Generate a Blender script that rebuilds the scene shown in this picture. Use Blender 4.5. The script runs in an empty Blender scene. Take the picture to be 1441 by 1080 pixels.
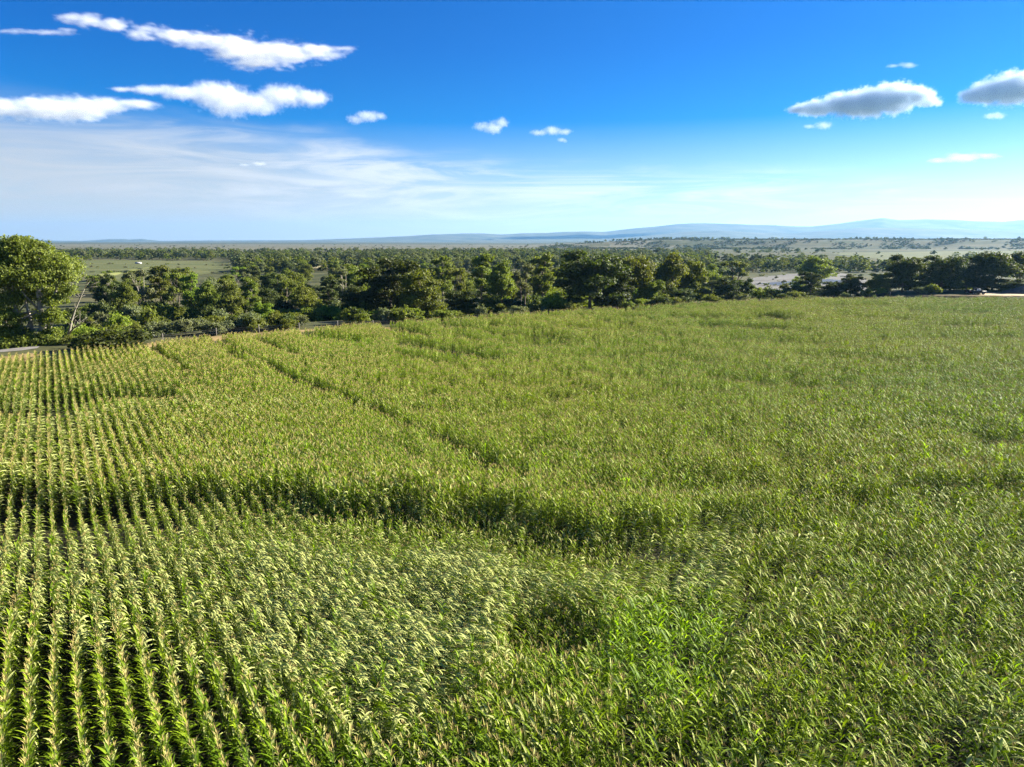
import bpy, math, random
import numpy as np
from mathutils import Vector, Matrix, Euler

PI = math.pi
R = math.radians
S = bpy.context.scene
COL = S.collection

# ------------------------------------------------------------------ camera
CZ = 18.4
PITCH = R(11.37)
F = 1000.7
cp_, sp_ = math.cos(PITCH), math.sin(PITCH)
cam = bpy.data.cameras.new('camera')
cam.lens = 25.0
cam.sensor_width = 36.0
cam.clip_start = 0.5
cam.clip_end = 90000
camo = bpy.data.objects.new('camera', cam)
COL.objects.link(camo)
camo.location = (0, 0, CZ)
camo.rotation_euler = (R(90) - PITCH, 0, 0)
S.camera = camo


def ray(px, py):
    a = (px - 720.5) / F
    b = (540 - py) / F
    return (a, cp_ + b * sp_, -sp_ + b * cp_)


def ground_pt(px, py, z):
    r = ray(px, py)
    t = (z - CZ) / r[2]
    return (r[0] * t, r[1] * t)


def at(px, py, Y):
    r = ray(px, py)
    t = Y / r[1]
    return Vector((r[0] * t, Y, CZ + r[2] * t))


def project(x, y, z):
    """arrays -> picture position in the photograph's pixels"""
    d = y * cp_ - (z - CZ) * sp_
    u = y * sp_ + (z - CZ) * cp_
    d = np.maximum(d, 0.1)
    return 720.5 + F * x / d, 540 - F * u / d, d


def sstep(a, b, x):
    t = np.clip((np.asarray(x, float) - a) / (b - a), 0, 1)
    return t * t * (3 - 2 * t)


# ------------------------------------------------------------------ helpers
def hash01(ix, iy, seed):
    n = (ix.astype(np.int64) * 374761393 + iy.astype(np.int64) * 668265263 + seed * 982451653) & 0xFFFFFFFF
    n = ((n ^ (n >> 13)) * 1274126177) & 0xFFFFFFFF
    n = n ^ (n >> 16)
    return (n & 0xFFFFFF) / float(0xFFFFFF)


def vnoise(x, y, seed=0):
    x = np.asarray(x, float); y = np.asarray(y, float)
    ix = np.floor(x); iy = np.floor(y)
    fx = x - ix; fy = y - iy
    fx = fx * fx * (3 - 2 * fx); fy = fy * fy * (3 - 2 * fy)
    ix = ix.astype(np.int64); iy = iy.astype(np.int64)
    a = hash01(ix, iy, seed); b = hash01(ix + 1, iy, seed)
    c = hash01(ix, iy + 1, seed); d = hash01(ix + 1, iy + 1, seed)
    return (a * (1 - fx) + b * fx) * (1 - fy) + (c * (1 - fx) + d * fx) * fy


def fbm(x, y, seed=0, octaves=4):
    s = 0; a = 0.5; t = 0
    for o in range(octaves):
        s = s + a * vnoise(np.asarray(x) * 2 ** o, np.asarray(y) * 2 ** o, seed + o * 17)
        t += a; a *= 0.5
    return s / t


def mesh_np(name, verts, faces, mats=(), midx=None, smooth=False):
    """verts Nx3, faces list of arrays [(M,k)] of equal k each"""
    me = bpy.data.meshes.new(name)
    verts = np.asarray(verts, np.float32)
    me.vertices.add(len(verts))
    me.vertices.foreach_set('co', verts.ravel())
    loops = []; starts = []; totals = []; n = 0
    for fa in faces:
        fa = np.asarray(fa, np.int32)
        if len(fa) == 0:
            continue
        k = fa.shape[1]
        loops.append(fa.ravel())
        starts.append(n + np.arange(len(fa)) * k)
        totals.append(np.full(len(fa), k))
        n += fa.size
    loops = np.concatenate(loops); starts = np.concatenate(starts); totals = np.concatenate(totals)
    me.loops.add(len(loops)); me.polygons.add(len(starts))
    me.loops.foreach_set('vertex_index', loops)
    me.polygons.foreach_set('loop_start', starts.astype(np.int32))
    try:
        me.polygons.foreach_set('loop_total', totals.astype(np.int32))
    except Exception:
        pass
    for m in mats:
        me.materials.append(m)
    if midx is not None:
        me.polygons.foreach_set('material_index', np.asarray(midx, np.int32))
    if smooth:
        me.polygons.foreach_set('use_smooth', np.ones(len(starts), bool))
    me.update(calc_edges=True)
    me.validate()
    return me


class MB:
    """collects quads / tris of several pieces into one mesh"""
    def __init__(self):
        self.v = []; self.q = []; self.t = []; self.n = 0

    def add(self, v, q=None, t=None):
        v = np.asarray(v, float).reshape(-1, 3)
        self.v.append(v)
        if q is not None and len(q):
            self.q.append(np.asarray(q, int).reshape(-1, 4) + self.n)
        if t is not None and len(t):
            self.t.append(np.asarray(t, int).reshape(-1, 3) + self.n)
        self.n += len(v)

    def tube(self, pts, radii, ns=6, cap=True):
        pts = [Vector(p) for p in pts]
        ring = []
        for i, p in enumerate(pts):
            d = (pts[min(i + 1, len(pts) - 1)] - pts[max(i - 1, 0)])
            d = d.normalized() if d.length > 1e-9 else Vector((0, 0, 1))
            up = Vector((1, 0, 0)) if abs(d.z) > 0.8 else Vector((0, 0, 1))
            a = d.cross(up).normalized(); b = d.cross(a)
            for k in range(ns):
                an = 2 * PI * k / ns
                ring.append(p + (a * math.cos(an) + b * math.sin(an)) * radii[i])
        q = []
        for i in range(len(pts) - 1):
            for k in range(ns):
                k2 = (k + 1) % ns
                q.append((i * ns + k, i * ns + k2, (i + 1) * ns + k2, (i + 1) * ns + k))
        v = [tuple(p) for p in ring]
        t = []
        if cap:
            n0 = len(v); v.append(tuple(pts[0])); v.append(tuple(pts[-1]))
            for k in range(ns):
                k2 = (k + 1) % ns
                t.append((n0, k2, k))
                t.append((n0 + 1, (len(pts) - 1) * ns + k, (len(pts) - 1) * ns + k2))
        self.add(v, q, t)

    def box(self, x0, x1, y0, y1, z0, z1):
        v = [(x0, y0, z0), (x1, y0, z0), (x1, y1, z0), (x0, y1, z0), (x0, y0, z1), (x1, y0, z1), (x1, y1, z1), (x0, y1, z1)]
        q = [(0, 3, 2, 1), (4, 5, 6, 7), (0, 1, 5, 4), (1, 2, 6, 5), (2, 3, 7, 6), (3, 0, 4, 7)]
        self.add(v, q)

    def prism(self, prof, y0, y1, axis='y'):
        """profile [(x,z)] extruded along y"""
        n = len(prof)
        v = [(x, y0, z) for x, z in prof] + [(x, y1, z) for x, z in prof]
        q = [(i, (i + 1) % n, n + (i + 1) % n, n + i) for i in range(n)]
        cx = sum(p[0] for p in prof) / n; cz = sum(p[1] for p in prof) / n
        v += [(cx, y0, cz), (cx, y1, cz)]
        t = [(2 * n, (i + 1) % n, i) for i in range(n)] + [(2 * n + 1, n + i, n + (i + 1) % n) for i in range(n)]
        self.add(v, q, t)

    def mesh(self, name, mat=None, smooth=False):
        fs = []
        if self.q: fs.append(np.concatenate(self.q))
        if self.t: fs.append(np.concatenate(self.t))
        return mesh_np(name, np.concatenate(self.v), fs, [mat] if mat else [], None, smooth)


def tag(o, label=None, cat=None, group=None, kind=None):
    if label: o['label'] = label
    if cat: o['category'] = cat
    if group: o['group'] = group
    if kind: o['kind'] = kind
    return o


def obj(name, me, parent=None, loc=None):
    o = bpy.data.objects.new(name, me)
    COL.objects.link(o)
    if parent is not None: o.parent = parent
    if loc is not None: o.location = loc
    return o


def empty(name, loc=(0, 0, 0), rz=0.0):
    o = bpy.data.objects.new(name, None)
    COL.objects.link(o)
    o.empty_display_size = 0.2
    o.location = loc
    o.rotation_euler = (0, 0, rz)
    return o


def structure(name, me, label=None, cat=None):
    o = obj(name, me)
    o['kind'] = 'structure'
    o['label'] = label or name.replace('_', ' ')
    o['category'] = cat or name.replace('_', ' ')
    return o


# ------------------------------------------------------------------ materials
def new_mat(name):
    m = bpy.data.materials.new(name)
    m.use_nodes = True
    nt = m.node_tree
    for n in list(nt.nodes): nt.nodes.remove(n)
    out = nt.nodes.new('ShaderNodeOutputMaterial')
    return m, nt, out


def N(nt, kind, **kw):
    n = nt.nodes.new(kind)
    for k, v in kw.items():
        if k in ('inp',):
            for kk, vv in v.items():
                n.inputs[kk].default_value = vv
        else:
            setattr(n, k, v)
    return n


def ramp(nt, fac, stops):
    n = nt.nodes.new('ShaderNodeValToRGB')
    el = n.color_ramp.elements
    while len(el) < len(stops): el.new(0.5)
    for e, (p, c) in zip(el, stops):
        e.position = p
        e.color = (c[0], c[1], c[2], 1) if not isinstance(c, (int, float)) else (c, c, c, 1)
    nt.links.new(fac, n.inputs['Fac'])
    return n


def mixc(nt, fac, a, b, blend='MIX'):
    n = nt.nodes.new('ShaderNodeMix')
    n.data_type = 'RGBA'
    n.blend_type = blend
    for sock, val in ((n.inputs[0], fac), (n.inputs[6], a), (n.inputs[7], b)):
        if isinstance(val, bpy.types.NodeSocket): nt.links.new(val, sock)
        elif isinstance(val, (int, float)): sock.default_value = val
        else: sock.default_value = (val[0], val[1], val[2], 1)
    return n.outputs[2]


def math_n(nt, op, a, b=None, c=None, clamp=False):
    n = nt.nodes.new('ShaderNodeMath')
    n.operation = op
    n.use_clamp = clamp
    for i, val in enumerate((a, b, c)):
        if val is None: continue
        if isinstance(val, bpy.types.NodeSocket): nt.links.new(val, n.inputs[i])
        else: n.inputs[i].default_value = val
    return n.outputs[0]


def noise(nt, scale, detail=4, rough=0.55, vec=None, mapping=None, dist=0.0):
    n = nt.nodes.new('ShaderNodeTexNoise')
    n.inputs['Scale'].default_value = scale
    n.inputs['Detail'].default_value = detail
    n.inputs['Roughness'].default_value = rough
    n.inputs['Distortion'].default_value = dist
    if vec is not None:
        if mapping is not None:
            m = nt.nodes.new('ShaderNodeMapping')
            m.inputs['Scale'].default_value = mapping
            nt.links.new(vec, m.inputs['Vector'])
            vec = m.outputs[0]
        nt.links.new(vec, n.inputs['Vector'])
    return n.outputs['Fac']


def simple_mat(name, col, rough=0.7, metal=0.0, nscale=0, namp=0.25, spec=0.3):
    m, nt, out = new_mat(name)
    b = N(nt, 'ShaderNodeBsdfPrincipled')
    b.inputs['Roughness'].default_value = rough
    b.inputs['Metallic'].default_value = metal
    b.inputs['Specular IOR Level'].default_value = spec
    if nscale:
        g = N(nt, 'ShaderNodeNewGeometry')
        f = noise(nt, nscale, 5, 0.6, g.outputs['Position'])
        r = ramp(nt, f, [(0.25, tuple(c * (1 - namp) for c in col)), (0.75, tuple(min(1, c * (1 + namp)) for c in col))])
        nt.links.new(r.outputs[0], b.inputs['Base Color'])
    else:
        b.inputs['Base Color'].default_value = (*col, 1)
    nt.links.new(b.outputs[0], out.inputs['Surface'])
    return m


def leaf_mat(name, dark, light, back=None, trans=0.35, rough=0.55, spec=0.25, tcol=1.6, hue_pos=None, objvar=0.0):
    """thin leaves: a Principled front with light passing through; each leaf (island) has its own tone"""
    m, nt, out = new_mat(name)
    g = N(nt, 'ShaderNodeNewGeometry')
    r = ramp(nt, g.outputs['Random Per Island'], [(0.0, dark), (1.0, light)])
    c = r.outputs[0]
    if hue_pos:                       # slow change over the ground: yellower and greener parts of a crop
        f = noise(nt, hue_pos[0], 3, 0.5, g.outputs['Position'])
        rr = ramp(nt, f, [(0.38, 0.0), (0.66, 1.0)])
        c = mixc(nt, math_n(nt, 'MULTIPLY', rr.outputs[0], hue_pos[2]), c, hue_pos[1])
    if objvar:
        oi = N(nt, 'ShaderNodeObjectInfo')
        h = N(nt, 'ShaderNodeHueSaturation')
        v = math_n(nt, 'MULTIPLY_ADD', oi.outputs['Random'], objvar, 1 - objvar * 0.5)
        nt.links.new(v, h.inputs['Value'])
        hh = math_n(nt, 'MULTIPLY_ADD', oi.outputs['Random'], 0.03, 0.485)
        nt.links.new(hh, h.inputs['Hue'])
        nt.links.new(c, h.inputs['Color'])
        c = h.outputs[0]
    front = c
    if back is not None:
        c = mixc(nt, math_n(nt, 'MULTIPLY', g.outputs['Backfacing'], 0.75), c, back)
    b = N(nt, 'ShaderNodeBsdfPrincipled')
    b.inputs['Roughness'].default_value = rough
    b.inputs['Specular IOR Level'].default_value = spec
    nt.links.new(c, b.inputs['Base Color'])
    t = N(nt, 'ShaderNodeBsdfTranslucent')
    tc = mixc(nt, 1.0, front, (tcol, tcol * 1.05, tcol * 0.3), 'MULTIPLY')
    nt.links.new(tc, t.inputs['Color'])
    mx = N(nt, 'ShaderNodeMixShader')
    mx.inputs[0].default_value = trans
    nt.links.new(b.outputs[0], mx.inputs[1]); nt.links.new(t.outputs[0], mx.inputs[2])
    nt.links.new(mx.outputs[0], out.inputs['Surface'])
    return m


# ------------------------------------------------------------------ light and sky
SUN_AZ, SUN_EL = R(66), R(22)      # measured from the viewing direction towards the right
sd = Vector((math.sin(SUN_AZ) * math.cos(SUN_EL), math.cos(SUN_AZ) * math.cos(SUN_EL), math.sin(SUN_EL)))
sl = bpy.data.lights.new('sun', 'SUN')
sl.energy = 5.0
sl.angle = R(0.5)
sl.color = (1.0, 0.94, 0.80)
slo = bpy.data.objects.new('sun', sl)
COL.objects.link(slo)
slo.location = (200, 60, 150)
slo.rotation_euler = (-sd).to_track_quat('-Z', 'Y').to_euler()

W = bpy.data.worlds.new('World')
S.world = W
W.use_nodes = True
nt = W.node_tree
for n in list(nt.nodes): nt.nodes.remove(n)
wo = N(nt, 'ShaderNodeOutputWorld')
bg = N(nt, 'ShaderNodeBackground')
bg.inputs['Strength'].default_value = 0.055
sky = N(nt, 'ShaderNodeTexSky')
sky.sky_type = 'NISHITA'
sky.sun_disc = False
sky.sun_elevation = SUN_EL
sky.sun_rotation = SUN_AZ
sky.altitude = 1200
sky.air_density = 1.0
sky.dust_density = 0.6
sky.ozone_density = 2.5
hs = N(nt, 'ShaderNodeHueSaturation')
hs.inputs['Value'].default_value = 1.0
# veils of high thin cloud: a noise stretched along the horizon, by direction
tc = N(nt, 'ShaderNodeTexCoord')
sx = N(nt, 'ShaderNodeSeparateXYZ')
nt.links.new(tc.outputs['Generated'], sx.inputs[0])
az = math_n(nt, 'ARCTAN2', sx.outputs[0], sx.outputs[1])
el = math_n(nt, 'ARCSINE', sx.outputs[2])
smr = N(nt, 'ShaderNodeMapRange')
smr.inputs[1].default_value = 0.0; smr.inputs[2].default_value = 0.22; smr.inputs[3].default_value = 0.7; smr.inputs[4].default_value = 1.35
nt.links.new(el, smr.inputs[0]); nt.links.new(smr.outputs[0], hs.inputs['Saturation'])
tmr = N(nt, 'ShaderNodeMapRange')
tmr.inputs[1].default_value = 0.02; tmr.inputs[2].default_value = 0.24
nt.links.new(el, tmr.inputs[0])
tint = mixc(nt, tmr.outputs[0], (0.57, 0.65, 0.73), (0.0, 0.30, 0.72))
nt.links.new(mixc(nt, 1.0, sky.outputs[0], tint, 'MULTIPLY'), hs.inputs['Color'])
cv = N(nt, 'ShaderNodeCombineXYZ')
nt.links.new(az, cv.inputs[0]); nt.links.new(el, cv.inputs[1])
veil = noise(nt, 1.0, 6, 0.55, cv.outputs[0], (3.0, 14.0, 1.0), 0.6)
stre = noise(nt, 1.0, 8, 0.62, cv.outputs[0], (4.0, 34.0, 1.0), 1.6)


def win(x, a, b, c, d):
    """0 below a, 1 between b and c, 0 above d"""
    up = N(nt, 'ShaderNodeMapRange'); up.interpolation_type = 'SMOOTHSTEP'
    up.inputs[1].default_value = a; up.inputs[2].default_value = b
    nt.links.new(x, up.inputs[0])
    dn = N(nt, 'ShaderNodeMapRange'); dn.interpolation_type = 'SMOOTHSTEP'
    dn.inputs[1].default_value = c; dn.inputs[2].default_value = d
    dn.inputs[3].default_value = 1; dn.inputs[4].default_value = 0
    nt.links.new(x, dn.inputs[0])
    return math_n(nt, 'MULTIPLY', up.outputs[0], dn.outputs[0])


# the broad grey veil sinks from left to right
elt = math_n(nt, 'MULTIPLY_ADD', az, 0.085, el)
elt = math_n(nt, 'MULTIPLY_ADD', math_n(nt, 'SUBTRACT', veil, 0.5), 0.09, elt)
v1 = math_n(nt, 'MULTIPLY', win(elt, -0.16, -0.09, 0.03, 0.125), win(az, -3.0, -2.5, -0.35, 0.35))
v1 = math_n(nt, 'MULTIPLY', v1, math_n(nt, 'MULTIPLY_ADD', stre, 1.0, 0.35))
r2 = ramp(nt, stre, [(0.42, 0.0), (0.64, 1.0)])
v2 = math_n(nt, 'MULTIPLY', r2.outputs[0], win(elt, 0.0, 0.03, 0.075, 0.12))
v2 = math_n(nt, 'MULTIPLY', v2, win(az, -0.75, -0.15, 0.8, 1.2))
v2 = math_n(nt, 'MULTIPLY', v2, 0.85)
cloudc = mixc(nt, win(az, -0.5, 0.3, 2.0, 3.0), (3.0, 3.15, 3.3), (4.3, 4.6, 4.9))
skyc = mixc(nt, v1, hs.outputs[0], cloudc)
whitec = mixc(nt, win(az, -0.6, 0.3, 2.0, 3.0), (3.6, 3.85, 4.15), (5.0, 5.3, 5.4))
skyc = mixc(nt, v2, skyc, whitec)
nt.links.new(skyc, bg.inputs['Color'])
nt.links.new(bg.outputs[0], wo.inputs['Surface'])

S.view_settings.view_transform = 'Standard'
S.view_settings.look = 'None'
S.view_settings.exposure = 2.0
S.view_settings.gamma = 1.0
S.render.engine = 'CYCLES'
S.cycles.max_bounces = 8
S.cycles.diffuse_bounces = 1
S.cycles.transmission_bounces = 1
S.cycles.glossy_bounces = 2
S.cycles.volume_bounces = 6
S.cycles.sample_clamp_indirect = 8.0
S.cycles.use_denoising = True
S.cycles.denoising_prefilter = "NONE"

# ------------------------------------------------------------------ terrain
CAN = 2.2                                               # height of the standing crop
EDGE_PX = [(-260, 528), (-100, 510), (0, 499), (100, 491), (200, 481), (300, 471), (400, 464), (500, 456), (640, 446), (800, 436),
           (1000, 424), (1150, 418.5), (1300, 417.5), (1441, 419), (1640, 423)]
EDGE = np.array([ground_pt(a, b, CAN) for a, b in EDGE_PX])
ex, ey = EDGE[:, 0], EDGE[:, 1]
_o = np.argsort(ex)
ex, ey = ex[_o], ey[_o]


def edge_y(x):
    return np.interp(x, ex, ey)


def terrain(x, y):
    x = np.asarray(x, float); y = np.asarray(y, float)
    s = y - edge_y(x)
    bermw = 16 + 16 * sstep(90, 160, x)
    up = (0.2 + 1.2 * sstep(-20, -40, x) + 2.2 * sstep(95, 125, x)) * sstep(0.5, 4.0, s)
    down = -(5.2 + 1.2 * sstep(-20, -40, x) + 2.2 * sstep(95, 125, x)) * sstep(bermw, bermw + 55, s)
    z = up + down
    far = sstep(120, 400, s)
    z = z + far * 0.7 * (fbm(x / 90, y / 90, 5) - 0.5)
    # the bench that closes the valley on the right
    a = x / np.maximum(y, 1)
    yb = 2250 + 260 * (fbm(a * 9, 0 * a, 9) - 0.5) - 300 * sstep(0.1, 0.7, a)
    hb = 26 * sstep(0.0, 0.22, a) + 2.0 * (fbm(a * 25, y / 900, 12) - 0.5)
    z = z + hb * sstep(0, 260, y - yb) * (y > 200)
    return z


def axis(lo, hi, dlo, dhi, step, growth):
    """dense between lo and hi, spreading out to dlo and dhi"""
    a = list(np.arange(lo, hi + 1e-6, step))
    st = step; v = a[-1]
    while v < dhi:
        st *= growth; v += st; a.append(min(v, dhi))
    st = step; v = a[0]; pre = []
    while v > dlo:
        st *= growth; v -= st; pre.append(max(v, dlo))
    return np.array(pre[::-1] + a)


def grid_mesh(name, xs, ys, zf, mat, dz=0.0):
    X, Y = np.meshgrid(xs, ys)
    Z = zf(X, Y) + dz
    nx, ny = len(xs), len(ys)
    v = np.stack([X.ravel(), Y.ravel(), Z.ravel()], 1)
    i = np.arange(ny - 1)[:, None] * nx + np.arange(nx - 1)[None, :]
    q = np.stack([i, i + 1, i + 1 + nx, i + nx], -1).reshape(-1, 4)
    return mesh_np(name, v, [q], [mat], None, True)


def ground_material():
    m, nt, out = new_mat('grassland')
    g = N(nt, 'ShaderNodeNewGeometry')
    P = g.outputs['Position']
    big = noise(nt, 0.004, 5, 0.55, P, (0.6, 1.6, 1.0), 0.4)
    mid = noise(nt, 0.03, 6, 0.6, P, (0.7, 1.3, 1.0))
    fine = noise(nt, 0.6, 6, 0.7, P)
    r1 = ramp(nt, big, [(0.36, (0.050, 0.070, 0.022)), (0.48, (0.095, 0.105, 0.037)), (0.58, (0.155, 0.14, 0.065)), (0.70, (0.085, 0.11, 0.035))])
    r2 = ramp(nt, mid, [(0.36, (0.038, 0.052, 0.018)), (0.62, (0.17, 0.155, 0.075))])
    c = mixc(nt, 0.42, r1.outputs[0], r2.outputs[0])
    r3 = ramp(nt, fine, [(0.3, 0.52), (0.7, 0.95)])
    c = mixc(nt, 1.0, c, r3.outputs[0], 'MULTIPLY')
    b = N(nt, 'ShaderNodeBsdfPrincipled')
    b.inputs['Roughness'].default_value = 0.95
    b.inputs['Specular IOR Level'].default_value = 0.1
    nt.links.new(c, b.inputs['Base Color'])
    nt.links.new(b.outputs[0], out.inputs['Surface'])
    return m


M_ground = ground_material()
xs = axis(-330, 420, -19000, 19000, 6, 1.06)
ys = axis(-40, 430, -400, 19000, 5, 1.035)
structure('ground', grid_mesh('ground', xs, ys, terrain, M_ground), 'grassy valley floor and banks reaching to the horizon', 'ground')


def two_tone(name, a, b, scale, rough=0.95, stretch=(1, 1, 1), detail=6):
    m, nt, out = new_mat(name)
    g = N(nt, 'ShaderNodeNewGeometry')
    f = noise(nt, scale, detail, 0.62, g.outputs['Position'], stretch, 0.3)
    r = ramp(nt, f, [(0.3, a), (0.7, b)])
    p = N(nt, 'ShaderNodeBsdfPrincipled')
    p.inputs['Roughness'].default_value = rough
    p.inputs['Specular IOR Level'].default_value = 0.15
    nt.links.new(r.outputs[0], p.inputs['Base Color'])
    nt.links.new(p.outputs[0], out.inputs['Surface'])
    return m


M_soil = two_tone('field_soil', (0.022, 0.024, 0.011), (0.05, 0.046, 0.024), 0.8)
fx = np.arange(-190, 300.1, 4.0)
uu = np.linspace(0, 1, 60)
X = np.repeat(fx[None, :], 60, 0)
Ye = edge_y(fx) + 1.0
Yv = -20 + (Ye + 20)[None, :] * uu[:, None]
Zv = terrain(X, Yv) + 0.03
vv = np.stack([X.ravel(), Yv.ravel(), Zv.ravel()], 1)
nx = len(fx)
ii = np.arange(59)[:, None] * nx + np.arange(nx - 1)[None, :]
qq = np.stack([ii, ii + 1, ii + 1 + nx, ii + nx], -1).reshape(-1, 4)
structure('field_soil', mesh_np('field_soil', vv, [qq], [M_soil], None, True), 'dark soil under the corn rows', 'soil')


def sheet(name, px_outline, mat, label, cat, dz=0.06, zref=-5.0, step=None, rough=0.12, seed=1):
    """a flat patch of ground with an irregular outline, its corners given on the ground"""
    P = np.array([ground_pt(a, b, zref) for a, b in px_outline])
    # subdivide the outline and roughen it
    out = []
    n = len(P)
    for i in range(n):
        a, b = P[i], P[(i + 1) % n]
        k = 10
        L = np.hypot(*(b - a))
        for j in range(k):
            t = j / k
            q = a + (b - a) * t
            nrm = np.array([-(b - a)[1], (b - a)[0]]) / max(L, 1e-6)
            q = q + nrm * L * rough * (fbm(np.array([i * 3.1 + t * 4]), np.array([seed * 7.7]), seed)[0] - 0.5)
            out.append(q)
    out = np.array(out)
    c = out.mean(0)
    rings = 14
    V = [np.array([c])]
    for k in range(1, rings + 1):
        V.append(c + (out - c) * k / rings)
    V = np.concatenate(V)
    m = len(out)
    t = [(0, 1 + i, 1 + (i + 1) % m) for i in range(m)]
    q = []
    for k in range(rings - 1):
        for i in range(m):
            a = 1 + k * m
            q.append((a + i, a + m + i, a + m + (i + 1) % m, a + (i + 1) % m))
    z = terrain(V[:, 0], V[:, 1]) + dz
    v = np.column_stack([V, z])
    # wind so that faces look up
    me = mesh_np(name, v, [np.array(q), np.array(t)], [mat], None, True)
    return structure(name, me, label, cat)


M_meadow = two_tone('meadow_grass', (0.070, 0.088, 0.026), (0.14, 0.14, 0.05), 0.02, stretch=(0.6, 1.5, 1))
M_gravel = two_tone('gravel', (0.055, 0.055, 0.05), (0.24, 0.225, 0.20), 0.06, stretch=(0.5, 2.2, 1))
M_dry = two_tone('dry_grass', (0.22, 0.18, 0.09), (0.36, 0.30, 0.17), 0.03, stretch=(0.6, 1.6, 1))
M_sand = two_tone('sandy_track', (0.42, 0.31, 0.17), (0.56, 0.44, 0.27), 0.4)
M_pale = two_tone('pale_track', (0.16, 0.145, 0.125), (0.28, 0.26, 0.23), 0.5)

vx = np.arange(-185, 300.1, 3.0)
V_ = []
for s_ in np.linspace(0.7, 5.0, 9):
    yy = edge_y(vx) + s_ + (1.6 * (vnoise(vx / 5, vx * 0, 3) - .5) if s_ > 4.8 else 0)
    V_.append(np.column_stack([vx, yy, terrain(vx, yy) + 0.035]))
n_ = len(vx)
ii = np.arange(8)[:, None] * n_ + np.arange(n_ - 1)[None, :]
structure('grass_verge', mesh_np('grass_verge', np.concatenate(V_), [np.stack([ii, ii + 1, ii + 1 + n_, ii + n_], -1).reshape(-1, 4)],
          [two_tone('dry_verge', (0.16, 0.115, 0.05), (0.32, 0.23, 0.105), 0.5)], None, True), 'strip of dry orange grass along the far edge of the corn', 'verge')

# ------------------------------------------------------------------ the maize
ROW_AZ = R(-32.8)
rd = np.array([math.sin(ROW_AZ), math.cos(ROW_AZ)])        # along the rows
rn = np.array([math.cos(ROW_AZ), -math.sin(ROW_AZ)])       # across them
WIND = R(-36)                                               # the wind's heading (angle from +X)

M_leaf = leaf_mat('maize_leaf', (0.060, 0.120, 0.005), (0.24, 0.33, 0.013), back=(0.60, 0.61, 0.22), trans=0.22, rough=0.6, spec=0.06,
                  tcol=2.0, hue_pos=(0.02, (0.24, 0.27, 0.020), 0.6))
M_stalk = simple_mat('maize_stalk', (0.16, 0.20, 0.06), 0.6)
M_tassel = simple_mat('maize_tassel', (0.47, 0.37, 0.125), 0.8)
M_dryleaf = leaf_mat('dry_maize_leaf', (0.26, 0.19, 0.085), (0.44, 0.33, 0.16), trans=0.3, tcol=1.3)


def strip(mb, pts, widths, side):
    """a leaf blade: a folded ribbon along pts, side = blade's sideways direction"""
    n = len(pts)
    v = []
    for p, w in zip(pts, widths):
        p = np.asarray(p)
        v.append(p - side * w + np.array([0, 0, w * 0.35])); v.append(p); v.append(p + side * w + np.array([0, 0, w * 0.35]))
    q = []
    for i in range(n - 1):
        a = i * 3
        q.append((a, a + 3, a + 4, a + 1)); q.append((a + 1, a + 4, a + 5, a + 2))
    mb.add(v, q)


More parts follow.
